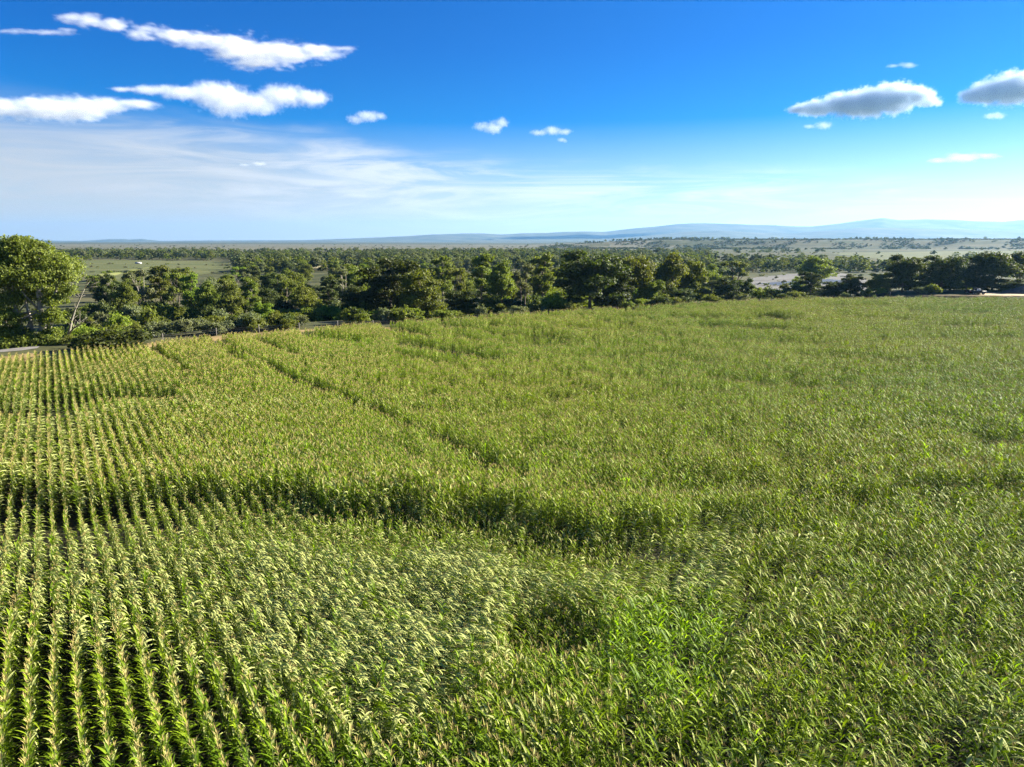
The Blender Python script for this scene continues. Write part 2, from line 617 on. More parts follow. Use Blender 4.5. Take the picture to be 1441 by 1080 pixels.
def maize(seed, bend, height=2.25, segs=5, dry=False, ox=0.0):
    """one plant; returns three piece collectors (stalk, leaves, tassel), bent towards +X by the wind"""
    rg = random.Random(seed)
    st, lv, ta = MB(), MB(), MB()
    H = height * rg.uniform(0.93, 1.06)
    thm = R(4 + 50 * bend) * rg.uniform(0.8, 1.15)
    lean_az = rg.uniform(-0.22, 0.22)
    # spine as an arc: little bend low down, most of it towards the top
    K = 14
    sp = [np.array([0.0, 0.0, 0.0])]; ang = [0.0]
    for i in range(K):
        t = (i + 0.5) / K
        th = thm * t ** 1.5
        dirv = np.array([math.sin(th) * math.cos(lean_az), math.sin(th) * math.sin(lean_az), math.cos(th)])
        sp.append(sp[-1] + dirv * H / K); ang.append(th)

    def spine(t):
        f = min(max(t, 0), 0.9999) * K
        i = int(f); w = f - i
        return sp[i] * (1 - w) + sp[i + 1] * w, ang[i] * (1 - w) + ang[min(i + 1, K)] * w
    st.tube([sp[i] for i in (0, 4, 8, 11, 14)], [0.015, 0.014, 0.011, 0.008, 0.004], 5, False)
    nl = rg.choice((11, 12, 13))
    phi0 = rg.uniform(0, 2 * PI)
    for k in range(nl):
        t = 0.16 + 0.76 * (k + rg.uniform(-0.3, 0.3)) / (nl - 1)
        base, th = spine(t)
        phi = phi0 + k * PI + rg.uniform(-0.55, 0.55)
        # leaves stream with the wind
        dx, dy = math.cos(phi), math.sin(phi)
        cr_, sr_ = math.cos(ROW_IN_WIND), math.sin(ROW_IN_WIND)
        al, ac = dx * cr_ + dy * sr_, -dx * sr_ + dy * cr_
        ac *= 0.32
        dx, dy = al * cr_ - ac * sr_, al * sr_ + ac * cr_
        spread = 0.78 + 0.22 * abs(al)
        wk = bend * 2.2
        dx += wk; L2 = math.hypot(dx, dy) or 1
        dx, dy = dx / L2, dy / L2
        L = 0.84 * (0.36 + 0.58 * math.sin(PI * min(1, t * 1.02)) ** 0.9 + 0.25 * bend * t) * rg.uniform(0.8, 1.15) * spread
        e0 = R(rg.uniform(58, 80)) - bend * R(30)
        e1 = R(rg.uniform(-55, 5)) - bend * R(15)
        if t > 0.72 and bend < 0.3: e1 = R(rg.uniform(-15, 45))
        pts = [base]
        p = base.copy()
        for i in range(segs):
            f = (i + 0.5) / segs
            e = e0 + (e1 - e0) * f ** 1.1
            e -= th * 0.35
            p = p + np.array([dx * math.cos(e), dy * math.cos(e), math.sin(e)]) * L / segs
            pts.append(p)
        wm = rg.uniform(0.030, 0.046)
        ws = [wm * (0.55, 0.95, 1.0, 0.85, 0.5, 0.06)[i] if segs == 5 else wm * (0.6, 1.0, 0.75, 0.06)[i] for i in range(segs + 1)]
        tw = rg.uniform(-0.5, 0.5) + bend * rg.uniform(-0.8, 0.8)
        flip = -1.0 if rg.random() < 0.05 + 1.05 * bend else 1.0
        side = np.array([-dy, dx, tw]); side *= flip / np.linalg.norm(side)
        strip(lv, pts, ws, side)
    top, th = spine(1.0)
    ax = np.array([math.sin(th), 0, math.cos(th)])
    nb = rg.choice((6, 7, 8, 9))
    for k in range(nb):
        a = 2 * PI * k / nb + rg.uniform(-0.3, 0.3)
        sp_a = R(8 if k == 0 else rg.uniform(16, 42))
        d = ax * math.cos(sp_a) + np.array([math.cos(a), math.sin(a), 0]) * math.sin(sp_a)
        L = rg.uniform(0.2, 0.32) * (1.25 if k == 0 else 1)
        mid = top + d * L * 0.55
        tip = top + d * L + np.array([0.06 * bend, 0, -0.03])
        sd_ = np.array([-math.sin(a), math.cos(a), 0.2])
        w = 0.008
        ta.add([top - sd_ * w * 0.4, top + sd_ * w * 0.4, mid + sd_ * w, mid - sd_ * w, tip + sd_ * w * 0.4, tip - sd_ * w * 0.4],
               [(0, 1, 2, 3), (3, 2, 4, 5)])
    return st, lv, ta


ROW_IN_WIND = math.atan2(rd[1], rd[0]) - WIND
BENDS = (0.0, 0.2, 0.42, 0.62, 0.82)
NV = 6
SRC = bpy.data.collections.new('maize_sources')            # not linked to the scene: shapes for the crop
PARTS = {}                                                 # (level, variant) -> (stalk, leaves, tassel) meshes
for li, b in enumerate(BENDS):
    for v in range(NV):
        st, lv, ta = maize(1000 + li * 50 + v, b)
        PARTS[(li, v)] = (st.mesh('stalk', M_stalk, True), lv.mesh('leaves', M_leaf), ta.mesh('tassel', M_tassel))


def joined(name, pieces, mats):
    V = []; Q = []; T = []; mq = []; mt = []; n = 0
    for mb, mi in pieces:
        for v in mb.v: V.append(v)
        for q in mb.q: Q.append(q + n); mq.append(np.full(len(q), mi))
        for t in mb.t: T.append(t + n); mt.append(np.full(len(t), mi))
        n += mb.n
    fs = [np.concatenate(Q)]; mi = [np.concatenate(mq)]
    if T: fs.append(np.concatenate(T)); mi.append(np.concatenate(mt))
    return mesh_np(name, np.concatenate(V), fs, mats, np.concatenate(mi))


def shifted(mb, dx, dy, rz=0.0, sc=1.0):
    r = MB(); r.q = mb.q; r.t = mb.t; r.n = mb.n
    c, s = math.cos(rz), math.sin(rz)
    r.v = [np.column_stack([(v[:, 0] * c - v[:, 1] * s) * sc + dx, (v[:, 0] * s + v[:, 1] * c) * sc + dy, v[:, 2] * sc]) for v in mb.v]
    return r


src_index = {}
names = []
LM = [M_stalk, M_leaf, M_tassel]
for li, b in enumerate(BENDS):
    for v in range(NV):
        st, lv, ta = maize(1000 + li * 50 + v, b)
        nm = 'a_plant_%d_%d' % (li, v)
        SRC.objects.link(bpy.data.objects.new(nm, joined(nm, [(st, 0), (lv, 1), (ta, 2)], LM)))
        names.append(nm)
SEG = 0.8
for li, b in enumerate(BENDS):
    for v in range(5):
        rg = random.Random(li * 9 + v)
        pcs = []
        for k in range(4):
            st, lv, ta = maize(5000 + li * 70 + v * 7 + k, b, segs=3)
            off = (k - 1.5) * SEG / 4 + rg.uniform(-0.03, 0.03)
            lat = rg.uniform(-0.05, 0.05)
            # the row's direction seen from the wind's frame
            ra = math.atan2(rd[1], rd[0]) - WIND
            dx = off * math.cos(ra) - lat * math.sin(ra); dy = off * math.sin(ra) + lat * math.cos(ra)
            rz = rg.uniform(-0.35, 0.35) + (PI if b < 0.1 and k % 2 else 0)
            pcs += [(shifted(st, dx, dy, rz), 0), (shifted(lv, dx, dy, rz), 1), (shifted(ta, dx, dy, rz), 2)]
        nm = 'b_row_%d_%d' % (li, v)
        SRC.objects.link(bpy.data.objects.new(nm, joined(nm, pcs, LM)))
        names.append(nm)
for v in range(4):
    st, lv, ta = maize(9000 + v, 0.3, 2.0, 3)
    nm = 'c_dry_%d' % v
    SRC.objects.link(bpy.data.objects.new(nm, joined(nm, [(st, 0), (lv, 1), (ta, 2)], [M_tassel, M_dryleaf, M_tassel])))
    names.append(nm)
M_fresh = leaf_mat('fresh_maize_leaf', (0.080, 0.150, 0.005), (0.25, 0.345, 0.016), back=(0.40, 0.50, 0.08), trans=0.45, rough=0.55, spec=0.15, tcol=2.6)
FRESH = []
for v in range(4):
    st, lv, ta = maize(9500 + v, 0.06, 2.3, 5)
    FRESH.append((st.mesh('stalk', M_stalk, True), lv.mesh('leaves', M_fresh), ta.mesh('tassel', M_tassel)))
    nm = 'd_fresh_%d' % v
    SRC.objects.link(bpy.data.objects.new(nm, joined(nm, [(st, 0), (lv, 1)], [M_stalk, M_fresh])))
    names.append(nm)
names.sort()
src_index = {n: i for i, n in enumerate(names)}

# --- where the wind has laid the crop over, given on the crop's own plane
FRONT = [(-300, 705), (0, 700), (120, 702), (200, 712), (300, 706), (400, 700), (520, 722), (650, 722), (760, 745), (850, 764), (930, 752), (1020, 735), (1150, 722),
         (1300, 706), (1441, 692), (1700, 680)]
fpx, fpy = np.array([a for a, b in FRONT]), np.array([b for a, b in FRONT])
DIPS = [((562, 483), (700, 505), 3.2, 1.0), ((640, 474), (770, 490), 2.2, 0.8), ((540, 461), (605, 472), 2.6, 1.0), ((425, 470), (505, 482), 2.5, 0.5),
        ((690, 458), (760, 464), 1.8, 0.7), ((840, 452), (890, 458), 1.6, 0.6), ((940, 446), (1130, 449), 1.6, 0.9), ((985, 457), (1140, 466), 2.0, 0.9),
        ((1280, 437), (1390, 441), 1.7, 0.9), ((1290, 457), (1405, 459), 2.0, 1.0), ((1150, 430), (1250, 432), 1.2, 0.7), ((1060, 442), (1130, 447), 1.3, 0.8),
        ((740, 480), (800, 488), 2.0, 0.6), ((620, 458), (690, 466), 2.0, 0.8), ((690, 470), (800, 476), 1.8, 0.7), ((800, 462), (930, 470), 1.8, 0.6), ((560, 500), (640, 512), 2.2, 0.6), ((360, 478), (420, 500), 2.2, 0.6), ((880, 446), (930, 452), 1.4, 0.8), ((1180, 446), (1280, 450), 1.4, 0.7), ((1010, 480), (1200, 484), 2, 0.5), ((1220, 478), (1420, 476), 2, 0.5), ((205, 486), (264, 522), 2.2, 0.8), ((298, 478), (352, 520), 2.0, 0.7), ((870, 438), (960, 436), 1.2, 0.6),
        ((800, 505), (960, 500), 2.0, 0.35), ((1120, 500), (1300, 512), 2.2, 0.4), ((1000, 535), (1150, 545), 3.0, 0.4), ((680, 590), (800, 560), 4.0, 0.4),
        ((1380, 618), (1500, 624), 6.0, 0.7), ((60, 566), (240, 556), 5.0, 0.5), ((960, 690), (1130, 690), 9.0, 0.35), ((0, 580), (90, 584), 5, 0.6)]
TRAM = [(300, 474), (340, 497), (420, 537), (560, 592), (690, 652), (740, 672)]


def seg_dist(u, v, a, b):
    ax, ay = a; bx, by = b
    L2 = (bx - ax) ** 2 + (by - ay) ** 2
    t = np.clip(((u - ax) * (bx - ax) + (v - ay) * (by - ay)) / L2, 0, 1)
    return np.hypot(u - ax - t * (bx - ax), v - ay - t * (by - ay))


def lay(u, v, x, y):
    """bend 0..1 and height factor of the crop"""
    n1 = fbm(x / 9, y / 9, 21); n2 = fbm(x / 3.2, y / 3.2, 31, 3)
    d = v - np.interp(u, fpx, fpy) + 14 + 22 * (fbm(x / 7, y / 7, 177, 3) - 0.5) + 30 * (fbm(x / 2.4, y / 2.4, 77, 3) - 0.5)           # >0: this side of the gust's front
    near = sstep(-4, 6, d)
    # nearer than the front: strongly laid, upright again towards the lower left and the dark middle
    end_v = np.interp(u, [-200, 0, 150, 300, 450, 560, 640, 700, 800, 900, 1000, 1200, 1500], [850, 860, 900, 925, 960, 990, 950, 880, 850, 845, 900, 1150, 1200])
    b_near = 0.68 + 0.12 * sstep(280, 400, u) - (0.60 + 0.12 * sstep(280, 400, u)) * sstep(-60, 90, v - end_v + 120 * (n1 - 0.5))
    right = sstep(960, 1080, u + 90 * (n1 - 0.5))
    b_near = b_near * (1 - right) + right * np.clip(0.16 + 1.1 * (n1 - 0.5) + 0.5 * (n2 - 0.5), 0.0, 0.7)
    patch = np.exp(-(((u - 915 + 110 * (n1 - .5)) / 105) ** 2 + ((v - 905 + 90 * (n2 - .5)) / 85) ** 2) * 1.2)
    b_near = b_near * (1 - 0.9 * sstep(0.3, 0.6, patch))
    b_far = 0.04 + 0.3 * (n1 - 0.5) + 0.28 * np.exp(-((u - 120) / 320) ** 2)
    b = b_far * (1 - near) + b_near * near
    cl = np.where(u > 560, 1.0, 0.35)
    h = 1.0 + 0.16 * (n1 - 0.5) + 0.10 * (n2 - 0.5) + cl * 0.42 * (fbm(x / 1.6, y / 1.6, 131, 2) - 0.5)
    h = h * (1 + 0.14 * sstep(-60, -8, d) * (1 - near))
    dip = near * (1 - 0.8 * sstep(840, 1010, u)) * sstep(100, 16, d) * (0.6 + 0.8 * vnoise(x / 2.5, y / 2.5, 41))
    b = np.where(dip > 0.25, np.clip(0.75 - 0.5 * dip, 0, 1), b)
    h = h * (1 - 0.34 * np.clip(dip, 0, 1.1))
    hol = np.exp(-(((u - 770) / 85) ** 2 + ((v - 890) / 55) ** 2))
    b = b * (1 - 0.8 * sstep(.35, .7, hol)); h = h * (1 - 0.34 * sstep(.3, .8, hol))
    h = h * (1 + 0.12 * patch)
    qm = np.zeros(len(u))
    for a, c, w, k in DIPS:
        q = np.exp(-(seg_dist(u + 14 * (n2 - 0.5), v + 5 * (n2 - 0.5), a, c) / (1.5 * w)) ** 2) * k
        b = np.maximum(b, 0.4 * q); qm = np.maximum(qm, q)
        h = h * (1 - 0.68 * q)
    return np.clip(b, 0, 1), h, dip, patch, qm


rng = np.random.default_rng(7)
# candidate points along every row
rowk = np.arange(-400, 520)
pts = []
along = np.arange(-60, 420, 0.2)
for k in rowk:
    off = k * 0.76
    jit = rng.normal(0, 0.035, len(along))
    a = along + rng.normal(0, 0.035, len(along))
    x = rn[0] * (off + jit) + rd[0] * a
    y = rn[1] * (off + jit) + rd[1] * a
    ok = (y > 14) & (y < edge_y(x) + 0.4) & (np.abs(x) < 24 + 0.82 * y) & (x > -185) & (x < 290)
    if ok.any():
        pts.append(np.column_stack([x[ok], y[ok], np.full(ok.sum(), k), along[ok]]))
pts = np.concatenate(pts)
X_, Y_ = pts[:, 0], pts[:, 1]
u, v, dep = project(X_, Y_, np.full(len(X_), 1.6))
keep = (v < 1210) & (u > -230) & (u < 1680)
# missing rows: the tramline
td = np.full(len(X_), 1e9)
for a, b in zip(TRAM[:-1], TRAM[1:]):
    td = np.minimum(td, seg_dist(u, v, a, b))
tw = 0.42 / dep * F * 0.62
keep &= ~((td < tw * 1.35) & (v < 680))
keep &= rng.random(len(X_)) > 0.05 + ((u > 560) & ((v < 680) | (u > 880))) * (0.32 * (vnoise(X_ / 1.4, Y_ / 1.4, 91) > 0.58) + 0.05 + 0.14 * (v > 730))
FAR = 78.0
isfar = dep > FAR
# far plants come four at a time
keep &= (~isfar) | (np.round(pts[:, 3] / 0.2).astype(int) % 4 == 0)
edge_d = edge_y(X_) - Y_
dryrow = (edge_d < 1.3) & (rng.random(len(X_)) < 0.8)
pts = pts[keep]; u, v, dep, isfar, edge_d, dryrow = u[keep], v[keep], dep[keep], isfar[keep], edge_d[keep], dryrow[keep]
X_, Y_ = pts[:, 0], pts[:, 1]
bend, hgt, dip_, patch_, qm_ = lay(u, v, X_, Y_)
thin = ((dip_ > 0.55) & (rng.random(len(X_)) < 0.15)) | ((qm_ > 0.45) & (rng.random(len(X_)) < 0.8) & (v < 600))
pts, u, v, dep, isfar, edge_d, dryrow, bend, hgt, patch_ = [q[~thin] for q in (pts, u, v, dep, isfar, edge_d, dryrow, bend, hgt, patch_)]
X_, Y_ = pts[:, 0], pts[:, 1]
lvl = np.clip(np.round(np.interp(bend + rng.normal(0, 0.07, len(bend)), BENDS, range(len(BENDS)))), 0, len(BENDS) - 1).astype(int)
var = rng.integers(0, NV, len(lvl))
var5 = rng.integers(0, 5, len(lvl))
rot = WIND + rng.normal(0, 0.14, len(lvl))
free = (lvl == 0) & ~isfar
rot[free] = WIND + PI * (rng.random(free.sum()) < 0.5) + rng.normal(0, 0.35, free.sum())
flip = isfar & (lvl == 0) & (rng.random(len(lvl)) < 0.5)
rot[isfar] = WIND + rng.normal(0, 0.05, isfar.sum())
rot[flip] += PI
scl = hgt * (1 + rng.normal(0, 0.045, len(lvl)) + 0.05 * np.minimum(rng.normal(0, 1, len(lvl)), 1) - 0.25 * (rng.random(len(lvl)) < (0.05 + 0.13 * isfar) * np.where(u < 520, 0.25, 1.0)))
Zp = terrain(X_, Y_)
idx = np.array([src_index['b_row_%d_%d' % (l, w)] if f else src_index['a_plant_%d_%d' % (l, w2)] for l, w, w2, f in zip(lvl, var5, var, isfar)])
dv = np.array([src_index['c_dry_%d' % k] for k in range(4)])
idx[dryrow] = dv[rng.integers(0, 4, dryrow.sum())]
fresh = ((patch_ > 0.18 + 0.5 * rng.random(len(patch_))) | (rng.random(len(patch_)) < 0.05 * (~isfar)) |
         ((seg_dist(u, v, (435, 474), (520, 484)) < 7) & (rng.random(len(u)) < .7))) & ~dryrow
fv = rng.integers(0, 4, len(idx))
idx[fresh] = np.array([src_index['d_fresh_%d' % k] for k in range(4)])[fv[fresh]]
print('maize instances', len(idx), 'near', (~isfar).sum())

# the plants that show largest are objects of their own
vis = (u > -5) & (u < 1446) & (v < 1100) & ~isfar
order = np.argsort(np.where(vis, dep, 1e9))
own = order[:300]
mask = np.ones(len(idx), bool); mask[own] = False


def regional(uu_, lv_):
    if uu_ < 480:
        return ('upright green corn plant with tan tassel at the near end of the left rows', 'corn plants at the near end of the left rows')
    if uu_ < 900:
        return ('dark green corn plant with a pinkish tassel in the shaded middle of the foreground', 'corn plants in the middle foreground')
    return ('wind ruffled corn plant with pale twisted leaves in the right foreground', 'corn plants in the right foreground')


for i in own:
    e = empty('corn_plant', (X_[i], Y_[i], Zp[i]), rot[i])
    e.scale = (scl[i],) * 3
    lab, grp = regional(u[i], lvl[i])
    tag(e, lab, 'corn plant', grp)
    pm = FRESH[fv[i]] if fresh[i] else PARTS[(int(lvl[i]), int(var[i]))]
    for nme, me in zip(('stalk', 'leaves', 'tassel'), pm):
        obj(nme, me, e)


def scatter(name, P, idx, rot, scl, coll, label, cat, kind='stuff'):
    me = bpy.data.meshes.new(name)
    me.vertices.add(len(P))
    me.vertices.foreach_set('co', np.asarray(P, np.float32).ravel())
    a = me.attributes.new('pick', 'INT', 'POINT'); a.data.foreach_set('value', np.asarray(idx, np.int32))
    a = me.attributes.new('turn', 'FLOAT_VECTOR', 'POINT')
    rr = np.zeros((len(P), 3), np.float32); rr[:, 2] = rot
    a.data.foreach_set('vector', rr.ravel())
    a = me.attributes.new('size', 'FLOAT_VECTOR', 'POINT'); a.data.foreach_set('vector', np.asarray(scl, np.float32).ravel())
    o = obj(name, me)
    tag(o, label, cat, None, kind)
    ng = bpy.data.node_groups.new(name, 'GeometryNodeTree')
    ng.interface.new_socket('Geometry', in_out='INPUT', socket_type='NodeSocketGeometry')
    ng.interface.new_socket('Geometry', in_out='OUTPUT', socket_type='NodeSocketGeometry')
    gi = ng.nodes.new('NodeGroupInput'); go = ng.nodes.new('NodeGroupOutput')
    ci = ng.nodes.new('GeometryNodeCollectionInfo')
    ci.inputs['Collection'].default_value = coll
    ci.inputs['Separate Children'].default_value = True
    ci.inputs['Reset Children'].default_value = True
    ip = ng.nodes.new('GeometryNodeInstanceOnPoints')
    ip.inputs['Pick Instance'].default_value = True

    def attr(nm, ty):
        n = ng.nodes.new('GeometryNodeInputNamedAttribute')
        n.data_type = ty
        n.inputs['Name'].default_value = nm
        return n.outputs[0]
    L = ng.links.new
    L(gi.outputs[0], ip.inputs['Points'])
    L(ci.outputs[0], ip.inputs['Instance'])
    L(attr('pick', 'INT'), ip.inputs['Instance Index'])
    L(attr('turn', 'FLOAT_VECTOR'), ip.inputs['Rotation'])
    L(attr('size', 'FLOAT_VECTOR'), ip.inputs['Scale'])
    L(ip.outputs[0], go.inputs[0])
    md = o.modifiers.new('scatter', 'NODES')
    md.node_group = ng
    return o


P = np.column_stack([X_, Y_, Zp])[mask]
s3 = np.repeat(scl[mask][:, None], 3, 1)
scatter('corn_crop', P, idx[mask], rot[mask], s3, SRC, 'green corn crop in long rows, laid over by wind in the foreground', 'corn crop')

# ------------------------------------------------------------------ trees and shrubs
# lime: cottonwood with sunlight painted in, mid: cottonwood, dark: deep green with backlit shade painted in, grey: willow and olive
M_fol = {
    'dark': leaf_mat('dark_foliage', (0.026, 0.040, 0.007), (0.100, 0.122, 0.022), trans=0.3, rough=0.6, objvar=0.35),
    'mid': leaf_mat('green_foliage', (0.060, 0.082, 0.010), (0.215, 0.235, 0.036), trans=0.34, rough=0.6, objvar=0.35),
    'lime': leaf_mat('lime_foliage', (0.090, 0.135, 0.012), (0.25, 0.31, 0.035), trans=0.35, rough=0.6, objvar=0.2),
    'grey': leaf_mat('grey_green_foliage', (0.085, 0.10, 0.042), (0.24, 0.255, 0.125), trans=0.25, rough=0.7, objvar=0.3),
    'brown': leaf_mat('brownish_foliage', (0.085, 0.070, 0.035), (0.19, 0.16, 0.085), trans=0.2, rough=0.8, objvar=0.3),
}
M_bark = simple_mat('bark', (0.13, 0.105, 0.08), 0.9, nscale=3.0, namp=0.4)
M_palebark = simple_mat('pale_bark', (0.27, 0.24, 0.19), 0.85, nscale=2.0, namp=0.35)


def leaves_mesh(name, lobes, n, size, mat, seed, clump=0.30, shell=0.62, per=26):
    """lobes: (cx,cy,cz,rx,ry,rz). Leaf clumps sit through each lobe, most of them near its surface."""
    rg = np.random.default_rng(seed)
    lob = np.array(lobes, float)
    w = (lob[:, 3] * lob[:, 4] * lob[:, 5]) ** 0.72
    w /= w.sum()
    nc = max(6, n // per)
    li = rg.choice(len(lob), nc, p=w)
    d = rg.normal(size=(nc, 3)); d /= np.linalg.norm(d, axis=1)[:, None]
    d[:, 2] = np.where((d[:, 2] < -0.45), -d[:, 2] * 0.6, d[:, 2])
    rad = shell + (1 - shell) * rg.random(nc) ** 0.7
    rad *= 1 + 0.12 * rg.normal(size=nc)
    inner = rg.random(nc) < 0.22
    rad[inner] = rg.random(inner.sum()) * shell
    cen = lob[li, :3] + d * rad[:, None] * lob[li, 3:]
    crad = clump * np.cbrt(lob[li, 3] * lob[li, 4] * lob[li, 5]) * rg.uniform(0.55, 1.35, nc)
    cid = rg.integers(0, nc, n)
    off = rg.normal(size=(n, 3)) * 0.5
    off[:, 2] *= 0.62
    pos = cen[cid] + off * crad[cid][:, None]
    out = pos - lob[li[cid], :3]
    out /= np.maximum(np.linalg.norm(out, axis=1), 1e-6)[:, None]
    nrm = rg.normal(size=(n, 3)) * 0.75 + out * 0.75 + np.array([0, 0, 0.35])
    nrm /= np.linalg.norm(nrm, axis=1)[:, None]
    t = np.cross(nrm, rg.normal(size=(n, 3))); t /= np.maximum(np.linalg.norm(t, axis=1), 1e-6)[:, None]
    b = np.cross(nrm, t)
    s = size * rg.uniform(0.55, 1.45, n)
    t *= s[:, None]; b *= (s * rg.uniform(0.5, 0.8, n))[:, None]
    v = np.stack([pos - t, pos - b * 0.9 + t * 0.1, pos + t, pos + b], 1).reshape(-1, 3)
    q = np.arange(n * 4).reshape(-1, 4)
    return mesh_np(name, v, [q], [mat])


def limbs_mesh(name, lobes, h0, rad, mat, seed, lean=(0, 0), stems=1):
    rg = random.Random(seed)
    mb = MB()
    for st in range(stems):
        bx, by = (rg.uniform(-0.8, 0.8), rg.uniform(-0.8, 0.8)) if stems > 1 else (0, 0)
        tx, ty = lean[0] + (bx * 2.2), lean[1] + by * 2.2
        zt = max(l[2] for l in lobes)
        trunk = [Vector((bx, by, -0.4))]
        for i in range(1, 6):
            f = i / 5
            trunk.append(Vector((bx + (tx - bx) * f + rg.uniform(-.25, .25) * rad * 3, by + (ty - by) * f + rg.uniform(-.25, .25) * rad * 3, zt * f)))
        mb.tube(trunk, [rad * (1.25, 1.0, 0.85, 0.65, 0.42, 0.15)[i] for i in range(6)], 7)
        for l in lobes[st::stems]:
            f = min(0.85, max(0.22, (l[2] - l[5] * 0.9) / max(zt, 0.1) * 0.75))
            k = f * 5; i = int(k); a = trunk[i].lerp(trunk[min(i + 1, 5)], k - i)
            c = Vector(l[:3]) + Vector((0, 0, l[5] * 0.25))
            m1 = a.lerp(c, 0.5) + Vector((rg.uniform(-.3, .3), rg.uniform(-.3, .3), -0.12 * (c - a).length))
            mb.tube([a, m1, c], [rad * 0.48, rad * 0.3, rad * 0.08], 5)
            for kk in range(3):
                e = Vector(l[:3]) + Vector((rg.uniform(-.8, .8) * l[3], rg.uniform(-.8, .8) * l[4], rg.uniform(0.0, .85) * l[5]))
                mb.tube([m1, m1.lerp(e, 0.55) + Vector((0, 0, 0.1)), e], [rad * 0.2, rad * 0.13, rad * 0.04], 4)
    return mb.mesh(name, mat, True)


def auto_lobes(seed, style):
    """crown lobes of a tree of height 1 and crown width 1 (scaled later)"""
    rg = random.Random(seed)
    L = []
    if style == 'broad':
        n = 9
        for i in range(n):
            a = 2 * PI * i / n + rg.uniform(-.3, .3)
            r = rg.uniform(0.20, 0.32)
            L.append((r * math.cos(a), r * math.sin(a), rg.uniform(0.38, 0.70), rg.uniform(.16, .24), rg.uniform(.16, .24), rg.uniform(.11, .18)))
        for i in range(4):
            L.append((rg.uniform(-.14, .14), rg.uniform(-.14, .14), rg.uniform(0.68, 0.86), rg.uniform(.15, .2), rg.uniform(.15, .2), rg.uniform(.10, .14)))
        L.append((0, 0, .5, .28, .28, .22))
    elif style == 'full':                      # foliage down to the ground
        for i in range(15):
            z = 0.10 + 0.78 * (i / 14)
            rr = 0.34 * math.sin(PI * (0.16 + 0.74 * z)) ** 0.7
            a = i * 2.4 + rg.uniform(-.4, .4)
            L.append((rr * math.cos(a), rr * math.sin(a), z, rg.uniform(.15, .23), rg.uniform(.15, .23), rg.uniform(.09, .14)))
        L.append((0, 0, .45, .28, .28, .36))
    elif style == 'tall':
        for i in range(11):
            z = 0.30 + 0.62 * i / 10
            rr = 0.26 * (1 - 0.6 * (z - .3))
            a = i * 2.4 + rg.uniform(-.5, .5)
            L.append((rr * math.cos(a), rr * math.sin(a), z, rg.uniform(.15, .24), rg.uniform(.15, .24), rg.uniform(.06, .10)))
    elif style == 'loose':
        for i in range(9):
            a = i * 2.4 + rg.uniform(-.5, .5)
            r = rg.uniform(0.1, 0.36)
            L.append((r * math.cos(a), r * math.sin(a), rg.uniform(0.36, 0.90), rg.uniform(.11, .19), rg.uniform(.11, .19), rg.uniform(.05, .10)))
    elif style == 'shrub':
        for i in range(9):
            a = i * 2.4 + rg.uniform(-.4, .4)
            r = rg.uniform(0.05, 0.33)
            L.append((r * math.cos(a), r * math.sin(a), rg.uniform(0.25, 0.72), rg.uniform(.16, .26), rg.uniform(.16, .26), rg.uniform(.20, .3)))
    return L


TREE_MESH = {}
PROPS = {'broad': (15.0, 14.0), 'full': (14.0, 13.0), 'tall': (15.0, 8.5), 'loose': (13.0, 11.0), 'shrub': (3.2, 5.0)}


def tree_meshes(style, v, fol):
    key = (style, v, fol)
    if key not in TREE_MESH:
        H, Wd = PROPS[style]
        lob = [(a * Wd, b * Wd, c * H, d * Wd, e * Wd, f * H) for a, b, c, d, e, f in auto_lobes(hash(style) % 97 * 0 + len(style) * 131 + v * 17, style)]
        n = {'broad': 20000, 'full': 24000, 'tall': 15000, 'loose': 10500, 'shrub': 5000}[style]
        sz = {'broad': 0.24, 'full': 0.24, 'tall': 0.21, 'loose': 0.20, 'shrub': 0.12}[style]
        cr = leaves_mesh('crown', lob, n, sz, M_fol[fol], v * 31 + len(style), per=24, clump=0.34 if style != 'loose' else 0.4)
        bark = M_palebark if (style in ('loose', 'tall') and v % 2) else M_bark
        tk = limbs_mesh('trunk', lob, 0.3 * H, {'shrub': 0.05}.get(style, 0.26), bark, v + 3, stems=2 if style == 'loose' else (3 if style == 'shrub' else 1))
        TREE_MESH[key] = (tk, cr)
    return TREE_MESH[key]


TREES = []


def plant(x, y, style, v, fol, h, w, rz, label, cat='tree', group=None, name=None, z=None):
    tk, cr = tree_meshes(style, v, fol)
    H, Wd = PROPS[style]
    z = float(terrain(x, y)) if z is None else z
    e = empty(name or ('shrub' if style == 'shrub' else 'tree'), (x, y, z - 0.1), rz)
    e.scale = (w / Wd, w / Wd, h / H)
    tag(e, label, cat, group)
    obj('trunk' if style != 'shrub' else 'stem', tk, e)
    obj('crown', cr, e)
    TREES.append((x, y, w))
    return e


def tree_px(px, top, Y, wpx, style, v, fol, label, cat='tree', group=None, name=None):
    """a tree by where its middle and top stand in the photograph, and how far away it is"""
    p = at(px, top, Y)
    z = float(terrain(p.x, Y))
    d = Y / cp_
    w = wpx / F * d
    return plant(p.x, Y, style, v, fol, max(1.0, p.z - z), w, (px * 7.3) % 6.28, label, cat, group, name)


